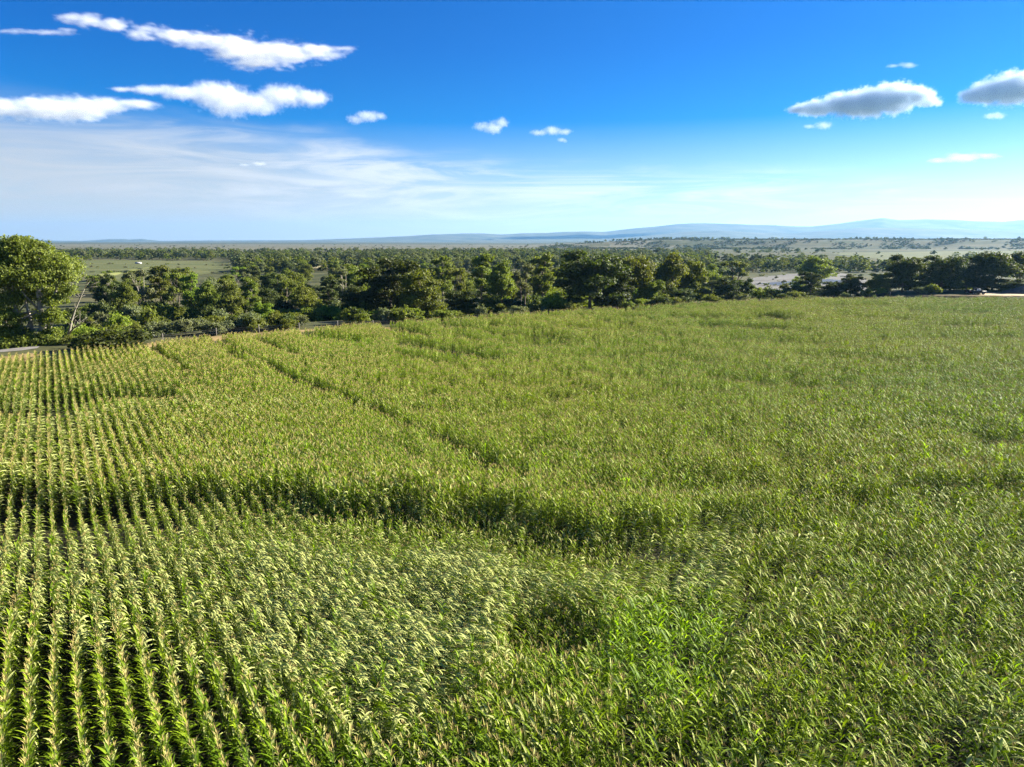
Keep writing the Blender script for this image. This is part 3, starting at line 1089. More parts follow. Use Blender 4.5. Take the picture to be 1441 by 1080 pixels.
# --- the big cottonwood at the left end of the field, a shape of its own
def big_tree():
    Y = 122.0
    base = at(60, 486, Y)
    x0 = base.x
    z0 = float(terrain(x0, Y))
    e = empty('cottonwood_tree', (x0, Y, z0 - 0.2))
    tag(e, 'tallest broad cottonwood tree with pale forked trunks at the left end of the cornfield', 'tree')
    k = Y / cp_ / F

    def L(px, py, rx, rz, dy=0.0, ry=None):
        return ((px - 60) * k, dy, (486 - py) * k * 1.0 + 0.4, rx * k, (ry or rx) * k, rz * k)
    lob = [L(34, 358, 26, 17), L(14, 372, 22, 18), L(62, 362, 26, 17, -1), L(88, 376, 22, 18), L(100, 394, 17, 16), L(78, 396, 24, 20, -2),
           L(46, 390, 30, 22, -3), L(18, 400, 24, 22), L(104, 410, 13, 11), L(90, 424, 16, 14, -1), L(32, 424, 26, 16, -1), L(62, 418, 26, 16, 2),
           L(20, 444, 16, 11), L(78, 448, 17, 13, -1), L(50, 446, 17, 11, 2), L(84, 468, 13, 12, -2), L(40, 466, 18, 12, -2), L(60, 476, 18, 9, -3),
           L(36, 482, 13, 7, -2.5), L(26, 466, 20, 14, -3), L(50, 480, 26, 11, -4), L(82, 478, 20, 11, -3.5), L(20, 484, 18, 9, -3), L(98, 480, 10, 8, -3), L(34, 446, 20, 13, -3.5), L(92, 446, 14, 14, -2), L(40, 375, 30, 22, 5), L(80, 385, 24, 22, 5), L(30, 410, 26, 20, 5), L(50, 345, 18, 9), L(72, 352, 16, 9), L(22, 350, 16, 10)]
    cr = leaves_mesh('crown', lob, 90000, 0.165, M_fol['mid'], 5, clump=0.36, per=30)
    obj('crown', cr, e)
    mb = MB()
    rg = random.Random(4)
    for bx, tx, tz, r in ((-1.5, -6, 15, .5), (0.6, 1.5, 16.5, .55), (2.0, 5.0, 14, .42), (-0.3, -2.5, 13, .35)):
        p = [Vector((bx + (tx - bx) * f ** 1.3 + rg.uniform(-.3, .3), rg.uniform(-.5, .5) - 1.6 * (1 - f), -0.3 + (tz + .3) * f)) for f in (0, .2, .4, .6, .8, 1)]
        mb.tube(p, [r * q for q in (1.3, 1, .85, .65, .4, .15)], 8)
        for l in lob[::3]:
            c = Vector(l[:3])
            a = p[2 + rg.randrange(3)]
            if (c - a).length < 7.5:
                mb.tube([a, a.lerp(c, .5) - Vector((0, 0, .5)), c], [r * .4, r * .25, r * .07], 5)
    obj('trunk', mb.mesh('trunk', M_palebark, True), e)
    TREES.append((x0, Y, 14))


big_tree()


def dead_tree():
    Y = 126.0
    b = at(92, 474, Y)
    z0 = float(terrain(b.x, Y))
    e = empty('dead_tree', (b.x, Y, z0 - 0.2))
    tag(e, 'bare bleached dead tree leaning right beside the tallest cottonwood', 'dead tree')
    mb = MB()
    k = Y / cp_ / F
    rg = random.Random(3)

    def pt(px, py, dy=0): return Vector(((px - 92) * k, dy, (474 - py) * k))
    main = [pt(92, 476), pt(97, 458), pt(103, 440), pt(110, 424), pt(119, 408), pt(127, 395)]
    mb.tube(main, [.30, .25, .2, .15, .10, .03], 7)
    low = [main[1], pt(108, 449, -.6), pt(118, 444, -.8), pt(126, 438, -1)]
    mb.tube(low, [.18, .13, .09, .03], 6)
    for i in range(34):
        s = rg.choice(main[2:] + low[1:])
        d = Vector((rg.uniform(-.5, 1.3), rg.uniform(-.8, .8), rg.uniform(.1, 1.1))) * rg.uniform(1.0, 2.4)
        mb.tube([s, s + d * .5 + Vector((0, 0, .1)), s + d], [.05, .03, .012], 4)
    obj('trunk', mb.mesh('trunk', M_palebark, True), e)


dead_tree()

T = tree_px
# left end, from the field's edge outwards
T(160, 457, 113, 118, 'shrub', 0, 'dark', 'wide low dark green bush beside the field edge near the dead tree', 'bush', name='bush')
T(130, 466, 111, 60, 'shrub', 4, 'mid', 'smaller green bush joined to the left end of the wide low bush', 'bush', name='bush')
T(4, 462, 134, 34, 'shrub', 1, 'lime', 'bright green bush at the picture edge left of the tallest cottonwood', 'bush', name='bush')
T(26, 470, 128, 26, 'shrub', 2, 'mid', 'rounded green bush at the foot of the tallest cottonwood', 'bush', name='bush')
T(98, 468, 118, 30, 'shrub', 3, 'mid', 'small bush under the leaning dead tree', 'bush', name='bush')
T(2, 402, 165, 40, 'loose', 0, 'grey', 'grey green tree half hidden behind the tallest cottonwood at its left', 'tree')
# second line: trees standing behind the hedge of shrubs, left part
row = [(150, 385, 205, 30, 'tall', 1, 'dark', 'slim dark tree with bare lower trunk nearest the dead tree'),
       (172, 395, 196, 40, 'broad', 2, 'mid', 'rounded olive green tree just right of the slim dark tree'),
       (196, 376, 222, 44, 'loose', 1, 'grey', 'grey green loose crowned tree, leftmost before the green meadow'),
       (222, 374, 232, 44, 'tall', 0, 'mid', 'tall green tree behind the left shrub hedge with two tops'),
       (243, 376, 226, 40, 'loose', 2, 'mid', 'loose green tree with a dark bare trunk showing below its crown'),
       (266, 384, 214, 34, 'tall', 2, 'lime', 'narrow pale green tree behind the left shrub hedge'),
       (292, 392, 205, 40, 'broad', 0, 'mid', 'broad green tree above the middle of the left shrub hedge'),
       (322, 390, 200, 40, 'full', 1, 'mid', 'bright sided full tree behind the fence posts'),
       (350, 388, 205, 34, 'tall', 1, 'mid', 'tall bright green tree next to the full tree behind the posts'),
       (375, 398, 212, 34, 'broad', 1, 'dark', 'dark green tree behind the lime coloured small tree'),
       (398, 380, 232, 44, 'loose', 0, 'mid', 'loose green tree standing above the round bush'),
       (432, 399, 198, 56, 'broad', 2, 'mid', 'wide domed green tree left of the darkest middle thicket'),
       (462, 392, 214, 36, 'tall', 0, 'dark', 'dark narrow tree between the domed tree and the large two toned tree'),
       (486, 372, 235, 46, 'loose', 1, 'grey', 'tall grey green loose tree left of the large two toned tree')]
for a in row: T(*a)
T(370, 425, 150, 30, 'full', 2, 'lime', 'small lime green tree at the field edge left of the round bush', 'tree')
T(410, 438, 146, 54, 'shrub', 2, 'mid', 'round green bush close to the field edge beside the lime tree', 'bush', name='bush')
T(505, 404, 178, 60, 'full', 0, 'dark', 'dark full bushy tree left of the large two toned tree')
T(548, 362, 176, 88, 'full', 1, 'dark', 'large dark tree, left half of the two toned pair at the field edge')  # darker foliage paints the unlit left side of the pair
T(590, 378, 168, 62, 'full', 2, 'mid', 'bright sunlit tree, right half of the two toned pair at the field edge')
T(528, 436, 160, 22, 'shrub', 1, 'lime', 'little bright bush under the large dark tree of the two toned pair', 'bush', name='bush')
row = [(622, 358, 235, 40, 'tall', 1, 'mid', 'tall green tree right of the two toned pair'),
       (650, 408, 182, 54, 'full', 2, 'dark', 'low dark bushy tree right of the two toned pair'),
       (644, 368, 222, 34, 'loose', 2, 'mid', 'loose green tree above the low dark bushy tree'),
       (678, 357, 205, 40, 'tall', 0, 'mid', 'tall green tree with a bare forked trunk near the fence post'),
       (705, 362, 198, 42, 'broad', 0, 'mid', 'pale topped green tree in the middle of the belt'),
       (734, 364, 212, 46, 'loose', 0, 'grey', 'greyish tree with bare twigs in the middle of the belt'),
       (764, 356, 225, 46, 'tall', 2, 'mid', 'tall dark trunked tree left of the largest dark tree'),
       (722, 420, 184, 40, 'full', 1, 'dark', 'dark bushy tree at the field edge below the greyish twiggy tree'),
       (690, 414, 186, 34, 'full', 0, 'mid', 'mid green bushy tree at the field edge below the pale topped tree')]
for a in row: T(*a)
T(784, 413, 186, 42, 'shrub', 4, 'lime', 'bright green bush at the foot of the largest dark tree', 'bush', name='bush')
row = [(832, 352, 192, 104, 'full', 0, 'dark', 'largest dark dense tree in the middle of the belt'),
       (890, 350, 200, 74, 'broad', 1, 'mid', 'broad olive tree touching the largest dark tree at its right'),
       (868, 384, 192, 50, 'full', 2, 'dark', 'dark lower tree filling between the largest dark tree and the olive tree'),
       (940, 353, 206, 62, 'broad', 2, 'mid', 'olive tree with a dark left flank, second right of the largest dark tree'),
       (972, 366, 214, 46, 'full', 1, 'mid', 'leafy olive tree at the right end of the middle clump'),
       (955, 404, 200, 46, 'full', 0, 'dark', 'dark low tree under the olive trees of the middle clump'),
       (1000, 392, 214, 32, 'loose', 1, 'grey', 'grey green willow left of the gravel bar'),
       (918, 392, 198, 40, 'full', 2, 'mid', 'mid green bushy tree at the foot of the olive trees')]
for a in row: T(*a)
row = [(1024, 389, 214, 44, 'full', 1, 'dark', 'round black green tree just left of the gravel bar'),
       (1050, 391, 217, 26, 'full', 0, 'dark', 'narrow dark tree joined to the round black green tree'),
       (1036, 362, 330, 44, 'loose', 2, 'mid', 'loose crowned tree rising behind the round black green tree'),
       (1142, 383, 222, 44, 'tall', 0, 'dark', 'pointed dark tree right of the gravel bar'),
       (1120, 402, 220, 34, 'full', 1, 'dark', 'low dark bushy tree in front of the gravel bar'),
       (1152, 358, 345, 56, 'broad', 0, 'mid', 'wide flat topped tree behind the pointed dark tree'),
       (1176, 396, 224, 40, 'full', 2, 'dark', 'dark rounded tree second right of the gravel bar'),
       (1200, 386, 226, 34, 'full', 0, 'dark', 'dark tree left of the gap where the river shows'),
       (1238, 384, 226, 34, 'full', 1, 'mid', 'small green tree right of the river gap'),
       (1275, 358, 226, 50, 'full', 0, 'dark', 'tall black green tree left in the right hand grove'),
       (1300, 364, 236, 36, 'loose', 2, 'grey', 'grey tree top between two black green trees of the grove'),
       (1330, 359, 230, 62, 'full', 2, 'dark', 'wide black green tree in the middle of the right hand grove'),
       (1364, 373, 236, 40, 'full', 1, 'dark', 'dark tree behind the parked pickup'),
       (1404, 346, 232, 76, 'broad', 1, 'dark', 'tallest tree of the right hand grove with a rounded crown'),
       (1442, 352, 240, 60, 'broad', 2, 'dark', 'dark tree cut by the picture edge in the right hand grove'),
       (1390, 388, 228, 44, 'full', 0, 'dark', 'dark low tree under the tallest tree of the grove'),
       (1425, 392, 226, 50, 'full', 2, 'dark', 'dark low tree behind the sandy track')]
for a in row: T(*a)
T(1066, 404, 220, 26, 'shrub', 0, 'lime', 'bright bush at the field edge below the gravel bar', 'bush', name='bush')
T(1090, 402, 222, 34, 'shrub', 3, 'dark', 'dark bush in front of the pale gravel', 'bush', name='bush')
T(1105, 397, 232, 22, 'shrub', 1, 'grey', 'pale grey bush on the near rim of the gravel bar', 'bush', name='bush')
T(1240, 404, 222, 22, 'shrub', 2, 'lime', 'bright bush below the small green tree at the river gap', 'bush', name='bush')
T(1005, 412, 206, 30, 'shrub', 4, 'mid', 'green bush left of the round black green tree', 'bush', name='bush')
T(1298, 402, 218, 30, 'shrub', 1, 'grey', 'grey bush in the shade of the right hand grove', 'bush', name='bush')

# ------------------------------------------------------------------ patches of ground
sheet('meadow', [(90, 366.5), (215, 366.5), (335, 369), (330, 380), (225, 396), (100, 400)], M_meadow, 'light green meadow beyond the first trees', 'meadow', 0.15, seed=3)
sheet('dry_field', [(430, 370.5), (505, 370), (575, 371.5), (560, 376), (470, 378), (400, 377)], M_dry, 'tan dry grass field among the distant trees', 'field', 0.15, seed=4)
sheet('gravel_bar', [(1030, 402), (1052, 392), (1110, 386), (1172, 383), (1215, 391), (1228, 403), (1222, 416), (1180, 414), (1120, 412), (1060, 412)], M_gravel,
      'grey gravel bar of the river', 'gravel', 0.15, seed=5)
M_water, ntw, ow = new_mat('river_water')
bw = N(ntw, 'ShaderNodeBsdfPrincipled')
bw.inputs['Base Color'].default_value = (0.07, 0.075, 0.078, 1)
bw.inputs['Roughness'].default_value = 0.5
bw.inputs['Specular IOR Level'].default_value = 0.3
gw = N(ntw, 'ShaderNodeNewGeometry')
bpw = N(ntw, 'ShaderNodeBump'); bpw.inputs['Strength'].default_value = 0.25
ntw.links.new(noise(ntw, 0.8, 4, 0.6, gw.outputs['Position'], (1, 2, 1)), bpw.inputs['Height'])
ntw.links.new(bpw.outputs[0], bw.inputs['Normal'])
ntw.links.new(bw.outputs[0], ow.inputs['Surface'])
sheet('river', [(1062, 399.5), (1110, 397), (1165, 393.5), (1200, 396), (1220, 401), (1212, 406), (1190, 402), (1150, 399.5), (1100, 402.5)], M_water, 'narrow river channel across the gravel', 'river', 0.24, seed=6)
sheet('dirt_track', [(1383, 414.5), (1441, 412.5), (1560, 412.5), (1560, 421), (1441, 421), (1376, 419)], M_sand, 'sandy track at the far right corner of the field', 'track', 0.05, zref=1.7, seed=7)
sheet('gravel_road', [(-120, 502), (-20, 497), (30, 493), (52, 490), (56, 487), (20, 487), (-20, 489), (-120, 494)], M_pale, 'pale gravel road behind the left end of the field', 'road', 0.05, zref=1.5, seed=8)
sheet('hay_meadow', [(1180, 356), (1441, 353), (1620, 353), (1620, 372), (1441, 375), (1230, 368)], M_meadow, 'pale green hay meadow below the bench on the right', 'meadow', 0.2, seed=9)


sheet('dry_plain', [(-250, 344.5), (250, 344), (700, 344.5), (1000, 347), (900, 352), (600, 353), (300, 355), (-250, 357)], two_tone('dry_plain', (0.085, 0.085, 0.048), (0.165, 0.15, 0.09), 0.004, stretch=(0.5, 1.5, 1)),
      'pale dry plain stretching to the horizon on the left', 'plain', 0.3, seed=12, rough=0.05)


def mound():
    p = ground_pt(1452, 417, 1.7)
    n = 30
    a = np.linspace(-1, 1, n)
    X, Y = np.meshgrid(a, a)
    r = np.hypot(X, Y)
    h = 3.0 * np.clip(1 - r, 0, 1) ** 0.8 * (0.85 + 0.35 * fbm(X * 3 + 9, Y * 3 + 4, 3)) - 0.15
    xx = p[0] + X * 8.5; yy = p[1] + 2 + Y * 4.5
    v = np.stack([xx.ravel(), yy.ravel(), (terrain(xx, yy) + h).ravel()], 1)
    i = np.arange(n - 1)[:, None] * n + np.arange(n - 1)[None, :]
    q = np.stack([i, i + 1, i + 1 + n, i + n], -1).reshape(-1, 4)
    m = two_tone('shadowed_soil', (0.06, 0.055, 0.05), (0.15, 0.13, 0.11), 1.2)  # dark tone holds the shadow lying on the mound's slope
    structure('earth_mound', mesh_np('earth_mound', v, [q], [m], None, True), 'shadow toned earth mound beside the sandy track', 'mound')


mound()

# ------------------------------------------------------------------ fence along the far edge
def fence():
    e = empty('fence', (0, 0, 0))
    tag(e, 'wire fence on weathered wooden posts along the far edge of the cornfield', 'fence')
    m = simple_mat('weathered_wood', (0.27, 0.24, 0.20), 0.9, nscale=4, namp=0.3)
    wm = simple_mat('fence_wire', (0.25, 0.25, 0.25), 0.5, 0.8)
    xs_ = np.arange(-66, 118, 6.2)
    rg = random.Random(8)
    tops = []
    for x in xs_:
        y = float(edge_y(x)) + 5.0 + rg.uniform(-.3, .3)
        z = float(terrain(x, y))
        mb = MB()
        h = rg.uniform(1.35, 1.6)
        tx, ty = rg.uniform(-.06, .06), rg.uniform(-.06, .06)
        mb.tube([(0, 0, -0.3), (tx * .5, ty * .5, h * .5), (tx, ty, h), (tx, ty, h + 0.03)], [.085, .08, .075, .04], 8)
        obj('post', mb.mesh('post', m, True), e, (x, y, z))
        tops.append((x, y, z))
    for hh in (0.55, 0.95, 1.25):
        mb = MB()
        pts_ = []
        for a, b in zip(tops[:-1], tops[1:]):
            for f in (0, .5):
                pts_.append((a[0] + (b[0] - a[0]) * f, a[1] + (b[1] - a[1]) * f - .08, a[2] + (b[2] - a[2]) * f + hh - (0.04 if f else 0)))
        mb.tube(pts_, [.008] * len(pts_), 4)
        obj('wire', mb.mesh('wire', wm), e)


fence()

# ------------------------------------------------------------------ the parked pickup
def pickup():
    Y = float(edge_y(ground_pt(1373, 418, 1.7)[0])) + 7.5
    p = at(1373, 417, Y)
    z = float(terrain(p.x, Y))
    e = empty('pickup_truck', (p.x, Y, z), R(8))
    tag(e, 'dark pickup truck parked on the sandy track in front of the grove', 'pickup truck')
    paint = simple_mat('dark_paint', (0.012, 0.013, 0.016), 0.5, spec=0.2)
    glass = simple_mat('window_glass', (0.60, 0.64, 0.68), 0.25, spec=0.6)  # pale base colour stands in for bright sky reflected in the panes
    tyre = simple_mat('tyre_rubber', (0.02, 0.02, 0.02), 0.85)
    rim = simple_mat('steel_rim', (0.16, 0.16, 0.17), 0.5, 0.5)
    chrome = simple_mat('dark_chrome', (0.10, 0.10, 0.10), 0.35, 0.6)
    lamp = simple_mat('lamp_lens', (0.8, 0.8, 0.78), 0.15)
    red = simple_mat('red_lens', (0.35, 0.02, 0.02), 0.2)
    mb = MB()        # x forward (to the right in the photo), y away
    mb.prism([(-2.7, .5), (2.55, .5), (2.72, .62), (2.72, .98), (2.6, 1.12), (1.25, 1.22), (-0.72, 1.22), (-0.72, 1.24), (-2.72, 1.24), (-2.75, .62)], -.93, .93)
    obj('body', mb.mesh('body', paint), e)
    mb = MB()
    mb.prism([(-0.70, 1.225), (1.22, 1.225), (0.55, 1.86), (0.40, 1.92), (-0.45, 1.92), (-0.60, 1.86)], -.80, .80)
    cab = obj('cab', mb.mesh('cab', paint), e)
    mb = MB()
    mb.add([(1.17, -.70, 1.285), (1.17, .70, 1.285), (0.585, .66, 1.835), (0.585, -.66, 1.835)], [(0, 1, 2, 3)])
    ws = mb.mesh('windshield', glass)
    o = obj('windshield', ws, cab, (0.012, 0, 0.012))
    for sgn in (-1, 1):
        for x0, x1, xt0, xt1 in ((0.12, 1.0, 0.12, 0.50), (-0.58, 0.02, -0.48, 0.02)):
            mb = MB()
            mb.add([(x0, sgn * .806, 1.30), (x1, sgn * .806, 1.30), (xt1, sgn * .806, 1.82), (xt0, sgn * .806, 1.82)], [(0, 1, 2, 3)])
            obj('window', mb.mesh('window', glass), cab)
    mb = MB()
    for x0, x1, y0, y1 in ((-2.66, -0.78, -.92, -.84), (-2.66, -0.78, .84, .92), (-2.72, -2.64, -.92, .92)):
        mb.box(x0, x1, y0, y1, 1.245, 1.42)
    obj('cargo_bed', mb.mesh('cargo_bed', paint), e)
    for x in (-1.75, 1.72):
        for sgn in (-1, 1):
            mb = MB()
            pr = [(0.40 * math.cos(a), 0.40 * math.sin(a)) for a in np.linspace(0, 2 * PI, 21)[:-1]]
            mb.prism(pr, -.13, .13)
            w = obj('wheel', mb.mesh('wheel', tyre), e, (x, sgn * .86, .40))
            mb = MB()
            mb.prism([(0.23 * math.cos(a), 0.23 * math.sin(a)) for a in np.linspace(0, 2 * PI, 17)[:-1]], -.145, .145)
            obj('rim', mb.mesh('rim', rim), w)
    mb = MB(); mb.box(2.725, 2.85, -.9, .9, .48, .68)
    obj('bumper', mb.mesh('bumper', chrome), e)
    mb = MB(); mb.box(-2.9, -2.76, -.88, .88, .48, .66)
    obj('bumper', mb.mesh('bumper', chrome), e)
    for sgn in (-1, 1):
        mb = MB(); mb.box(2.70, 2.735, sgn * .72 - .14, sgn * .72 + .14, .80, .98)
        obj('headlight', mb.mesh('headlight', lamp), e)
        mb = MB(); mb.box(-2.78, -2.735, sgn * .82 - .07, sgn * .82 + .07, .78, 1.14)
        obj('tail_light', mb.mesh('tail_light', red), e)
        mb = MB(); mb.box(.92, 1.06, sgn * .95 - .09, sgn * .95 + .09, 1.24, 1.42)
        obj('side_mirror', mb.mesh('side_mirror', paint), e)
    return e


pickup()

# ------------------------------------------------------------------ farm sheds far off
def shed(px, py, w, dpt, h, rz, wall, roof, label):
    x, y = ground_pt(px, py, -5)
    z = float(terrain(x, y))
    e = empty('farm_shed', (x, y, z - .1), rz)
    tag(e, label, 'shed')
    mb = MB()
    mb.prism([(-dpt / 2, 0), (dpt / 2, 0), (dpt / 2, h), (0, h * 1.45), (-dpt / 2, h)], -w / 2, w / 2)
    o = obj('wall', mb.mesh('wall', wall), e); o.rotation_euler = (0, 0, R(90))
    mb = MB()
    for s in (-1, 1):
        a = np.array([s * (dpt / 2 + .4), h - .25]); b = np.array([0, h * 1.45 + .06])
        t = .12
        mb.prism([(a[0], a[1] + .03), (b[0], b[1]), (b[0], b[1] + t), (a[0], a[1] + .03 + t)][::s], -w / 2 - .4, w / 2 + .4)
    o = obj('roof', mb.mesh('roof', roof), e); o.rotation_euler = (0, 0, R(90))
    mb = MB(); mb.box(-w * .12, w * .12, -dpt / 2 - .08, -dpt / 2 - .01, 0, h * .75)
    obj('door', mb.mesh('door', simple_mat('shed_door', (.12, .11, .1), .7)), e)


Wl = simple_mat('pale_siding', (0.45, 0.43, 0.39), 0.8)
Gr = simple_mat('metal_roof', (0.42, 0.42, 0.42), 0.6, 0.1)
Br = simple_mat('brown_siding', (0.14, 0.10, 0.075), 0.85)
shed(195, 372, 5, 3.2, 1.2, R(4), Wl, Gr, 'small white shed at the back of the light green meadow')
shed(590, 363.5, 22, 12, 4, R(-8), Wl, Gr, 'white roofed farm building among trees beyond the middle of the belt')
shed(1083, 368.5, 12, 7, 3, R(10), Br, simple_mat('dark_roof', (0.10, 0.085, 0.075), .8), 'dark brown shed on the far side of the gravel bar')
shed(1093, 368.5, 5, 4, 3, R(0), Wl, Gr, 'small white hut right of the dark brown shed beyond the gravel bar')

# ------------------------------------------------------------------ hedge and the wooded belt
rg = random.Random(21)
AR = np.random.default_rng(33)


def far_enough(x, y, dmin):
    for a, b, w in TREES:
        if abs(a - x) < dmin and (a - x) ** 2 + (b - y) ** 2 < dmin * dmin: return False
    return True


k = 0
for px in np.linspace(118, 400, 26):
    Y = 148 + 10 * rg.random() + (px - 118) * 0.06
    p = at(px + rg.uniform(-5, 5), 445, Y)
    plant(p.x, Y, 'shrub', rg.randrange(5), rg.choice(('mid', 'mid', 'dark', 'lime')), rg.uniform(4.2, 6.0), rg.uniform(6, 9), rg.uniform(0, 6),
          'dense green shrub in the long hedge behind the left end of the cornfield', 'shrub', 'shrubs of the hedge behind the left end of the field')
for px in np.linspace(225, 330, 11):
    Y = 128 + 7 * rg.random()
    p = at(px + rg.uniform(-4, 4), 462, Y)
    plant(p.x, Y, 'shrub', rg.randrange(5), 'grey', rg.uniform(2.2, 3.4), rg.uniform(3.5, 5.5), rg.uniform(0, 6),
          'silvery grey brush behind the fence posts at the field edge', 'shrub', 'silvery brush behind the fence posts')
# understory under the belt, close to the bank
n_us = 0
while n_us < 165:
    px = rg.uniform(330, 1010) if n_us < 84 else (rg.uniform(1010, 1460) if n_us < 120 else rg.uniform(100, 340))
    p0 = ground_pt(px, float(np.interp(px, [a for a, b in EDGE_PX], [b for a, b in EDGE_PX])), CAN)
    Y = p0[1] + (rg.uniform(30, 75) if n_us < 120 else rg.uniform(55, 105))
    x = p0[0] * Y / p0[1]
    h_ = rg.uniform(3.5, 7.5) if px < 1010 else rg.uniform(3, 5.5)
    plant(x, Y, 'shrub', rg.randrange(5), rg.choice(('dark', 'mid', 'mid', 'dark', 'grey', 'lime')), h_, rg.uniform(6, 10), rg.uniform(0, 6),
          'shadowy undergrowth shrub at the foot of the tree belt behind the cornfield' if px < 1010 else 'dark undergrowth shrub on the bank below the gravel bar and right hand grove',
          'shrub', 'undergrowth shrubs below the tree belt' if px < 1010 else 'undergrowth shrubs on the right hand bank')
    n_us += 1

for k in range(46):
    px = rg.uniform(335, 1330)
    p0 = ground_pt(px, float(np.interp(px, [a for a, b in EDGE_PX], [b for a, b in EDGE_PX])), CAN)
    Y = p0[1] + rg.uniform(5, 15)
    plant(p0[0] * Y / p0[1], Y, 'shrub', rg.randrange(5), rg.choice(('mid', 'grey', 'lime', 'dark', 'mid')), rg.uniform(2.4, 4.2), rg.uniform(3.5, 7), rg.uniform(0, 6),
          'weedy bush right against the far edge of the cornfield', 'bush', 'weedy bushes along the far edge of the cornfield', name='bush')

LAB = {('l', 0): 'green tree in the wooded belt right of the tallest cottonwood', ('m', 0): 'olive green tree filling the middle of the wooded belt',
       ('r', 0): 'scattered tree near the gravel bar and the right hand grove',
       ('l', 1): 'smaller tree of the scattered woodland beyond the left meadow', ('m', 1): 'smaller tree in the woodland beyond the middle of the belt',
       ('r', 1): 'small dark tree dotting the open flats beyond the gravel bar'}
GRP = {('l', 0): 'trees of the left wooded belt', ('m', 0): 'trees of the middle wooded belt', ('r', 0): 'trees by the gravel bar',
       ('l', 1): 'trees of the woodland beyond the left meadow', ('m', 1): 'trees of the woodland beyond the belt', ('r', 1): 'trees dotting the right flats'}


def open_ground(u_, v_):
    """meadow, gravel, river and dry field stay clear"""
    if 95 < u_ < 330 and 367 < v_ < 398: return True
    if 1030 < u_ < 1290 and 384 < v_ < 413: return True
    if 410 < u_ < 570 and 370 < v_ < 378: return True
    if 1190 < u_ and 354 < v_ < 372: return rg.random() < 0.85
    return False


def fill(n, y0, y1, ring, dmin, hr):
    c = 0; tries = 0
    while c < n and tries < 6000:
        tries += 1
        t = rg.random()
        Y = y0 + (y1 - y0) * t
        px = rg.uniform(115, 1440)
        if px > 1010 and rg.random() < 0.86: continue
        r_ = ray(px, 400)
        x = r_[0] * Y / r_[1]
        if Y - float(edge_y(x)) < 62: continue
        z = float(terrain(x, Y))
        u_, v_, d_ = project(np.array([x]), np.array([Y]), np.array([z]))
        if open_ground(u_[0], v_[0]) or not far_enough(x, Y, dmin): continue
        sec = 'l' if px < 470 else ('m' if px < 1010 else 'r')
        st = rg.choice(('broad', 'full', 'tall', 'loose', 'broad', 'full'))
        fol = rg.choice(('mid', 'mid', 'dark', 'mid', 'grey', 'lime', 'mid' if px > 400 else 'lime', 'grey'))
        h = rg.uniform(*hr) * (0.8 if sec == 'r' else 1)
        if sec == 'l' and px < 330: h *= 0.85
        w = h * {'broad': .95, 'full': .85, 'tall': .6, 'loose': .85}[st] * rg.uniform(.85, 1.15)
        plant(x, Y, st, rg.randrange(3), fol, h, w, rg.uniform(0, 6.28), LAB[(sec, ring)], 'tree', GRP[(sec, ring)])
        c += 1


fill(80, 175, 330, 0, 6.5, (8, 14.5))
fill(110, 330, 620, 1, 9.0, (6, 11))

# ------------------------------------------------------------------ the far woodland: one mass
FSRC = bpy.data.collections.new('woodland_sources')
fn = []
for i, (st, fol) in enumerate((('broad', 'dark'), ('full', 'dark'), ('broad', 'mid'), ('full', 'mid'), ('loose', 'grey'), ('broad', 'grey'), ('shrub', 'dark'), ('shrub', 'grey'), ('shrub', 'mid'), ('shrub', 'brown'))):
    H, Wd = PROPS[st]
    lob = [(a * Wd, b * Wd, c * H, d * Wd, e * Wd, f * H) for a, b, c, d, e, f in auto_lobes(900 + i, st)]
    me = leaves_mesh('far_%02d' % i, lob, 1500 if st != 'shrub' else 500, 0.6 if st != 'shrub' else 0.32, M_fol[fol], 700 + i, clump=.4)
    if st != 'shrub':
        pass
    o = bpy.data.objects.new('far_%02d' % i, me)
    FSRC.objects.link(o)
    fn.append(st)
wp, wi, wr, wsz = [], [], [], []


def put(x, y, i, s, sq=1.0):
    z = float(terrain(x, y))
    wp.append((x, y, z - 0.2)); wi.append(i); wr.append(rg.uniform(0, 6.28)); wsz.append((s * sq, s * sq, s))


tries = 0
while len(wp) < 5200 and tries < 60000:
    tries += 1
    px = rg.uniform(-120, 1560)
    v_ = 352.5 + (1 - rg.random() ** 0.8) * 32
    x, y = ground_pt(px, v_, -5)
    if y < 470 or y > 2000: continue
    if open_ground(px, v_): continue
    cl = float(fbm(np.array([x / 130]), np.array([y / 130 * .8]), 55, 3)[0])
    left = px < 1000
    if left:
        if v_ < 355 + 2 * cl: continue
        if cl < 0.40 and rg.random() < 0.8: continue
        i = rg.choice((0, 1, 2, 3, 4, 5, 5, 6, 7, 9, 2, 0))
        s = rg.uniform(.45, .85)
    else:
        if cl < 0.60 and rg.random() < 0.96: continue
        i = rg.choice((6, 7, 8, 6, 9, 6, 0, 3))
        s = rg.uniform(.4, .75)
    if fn[i] == 'shrub': s *= 1.35
    put(x, y, i, s, rg.uniform(.9, 1.4))
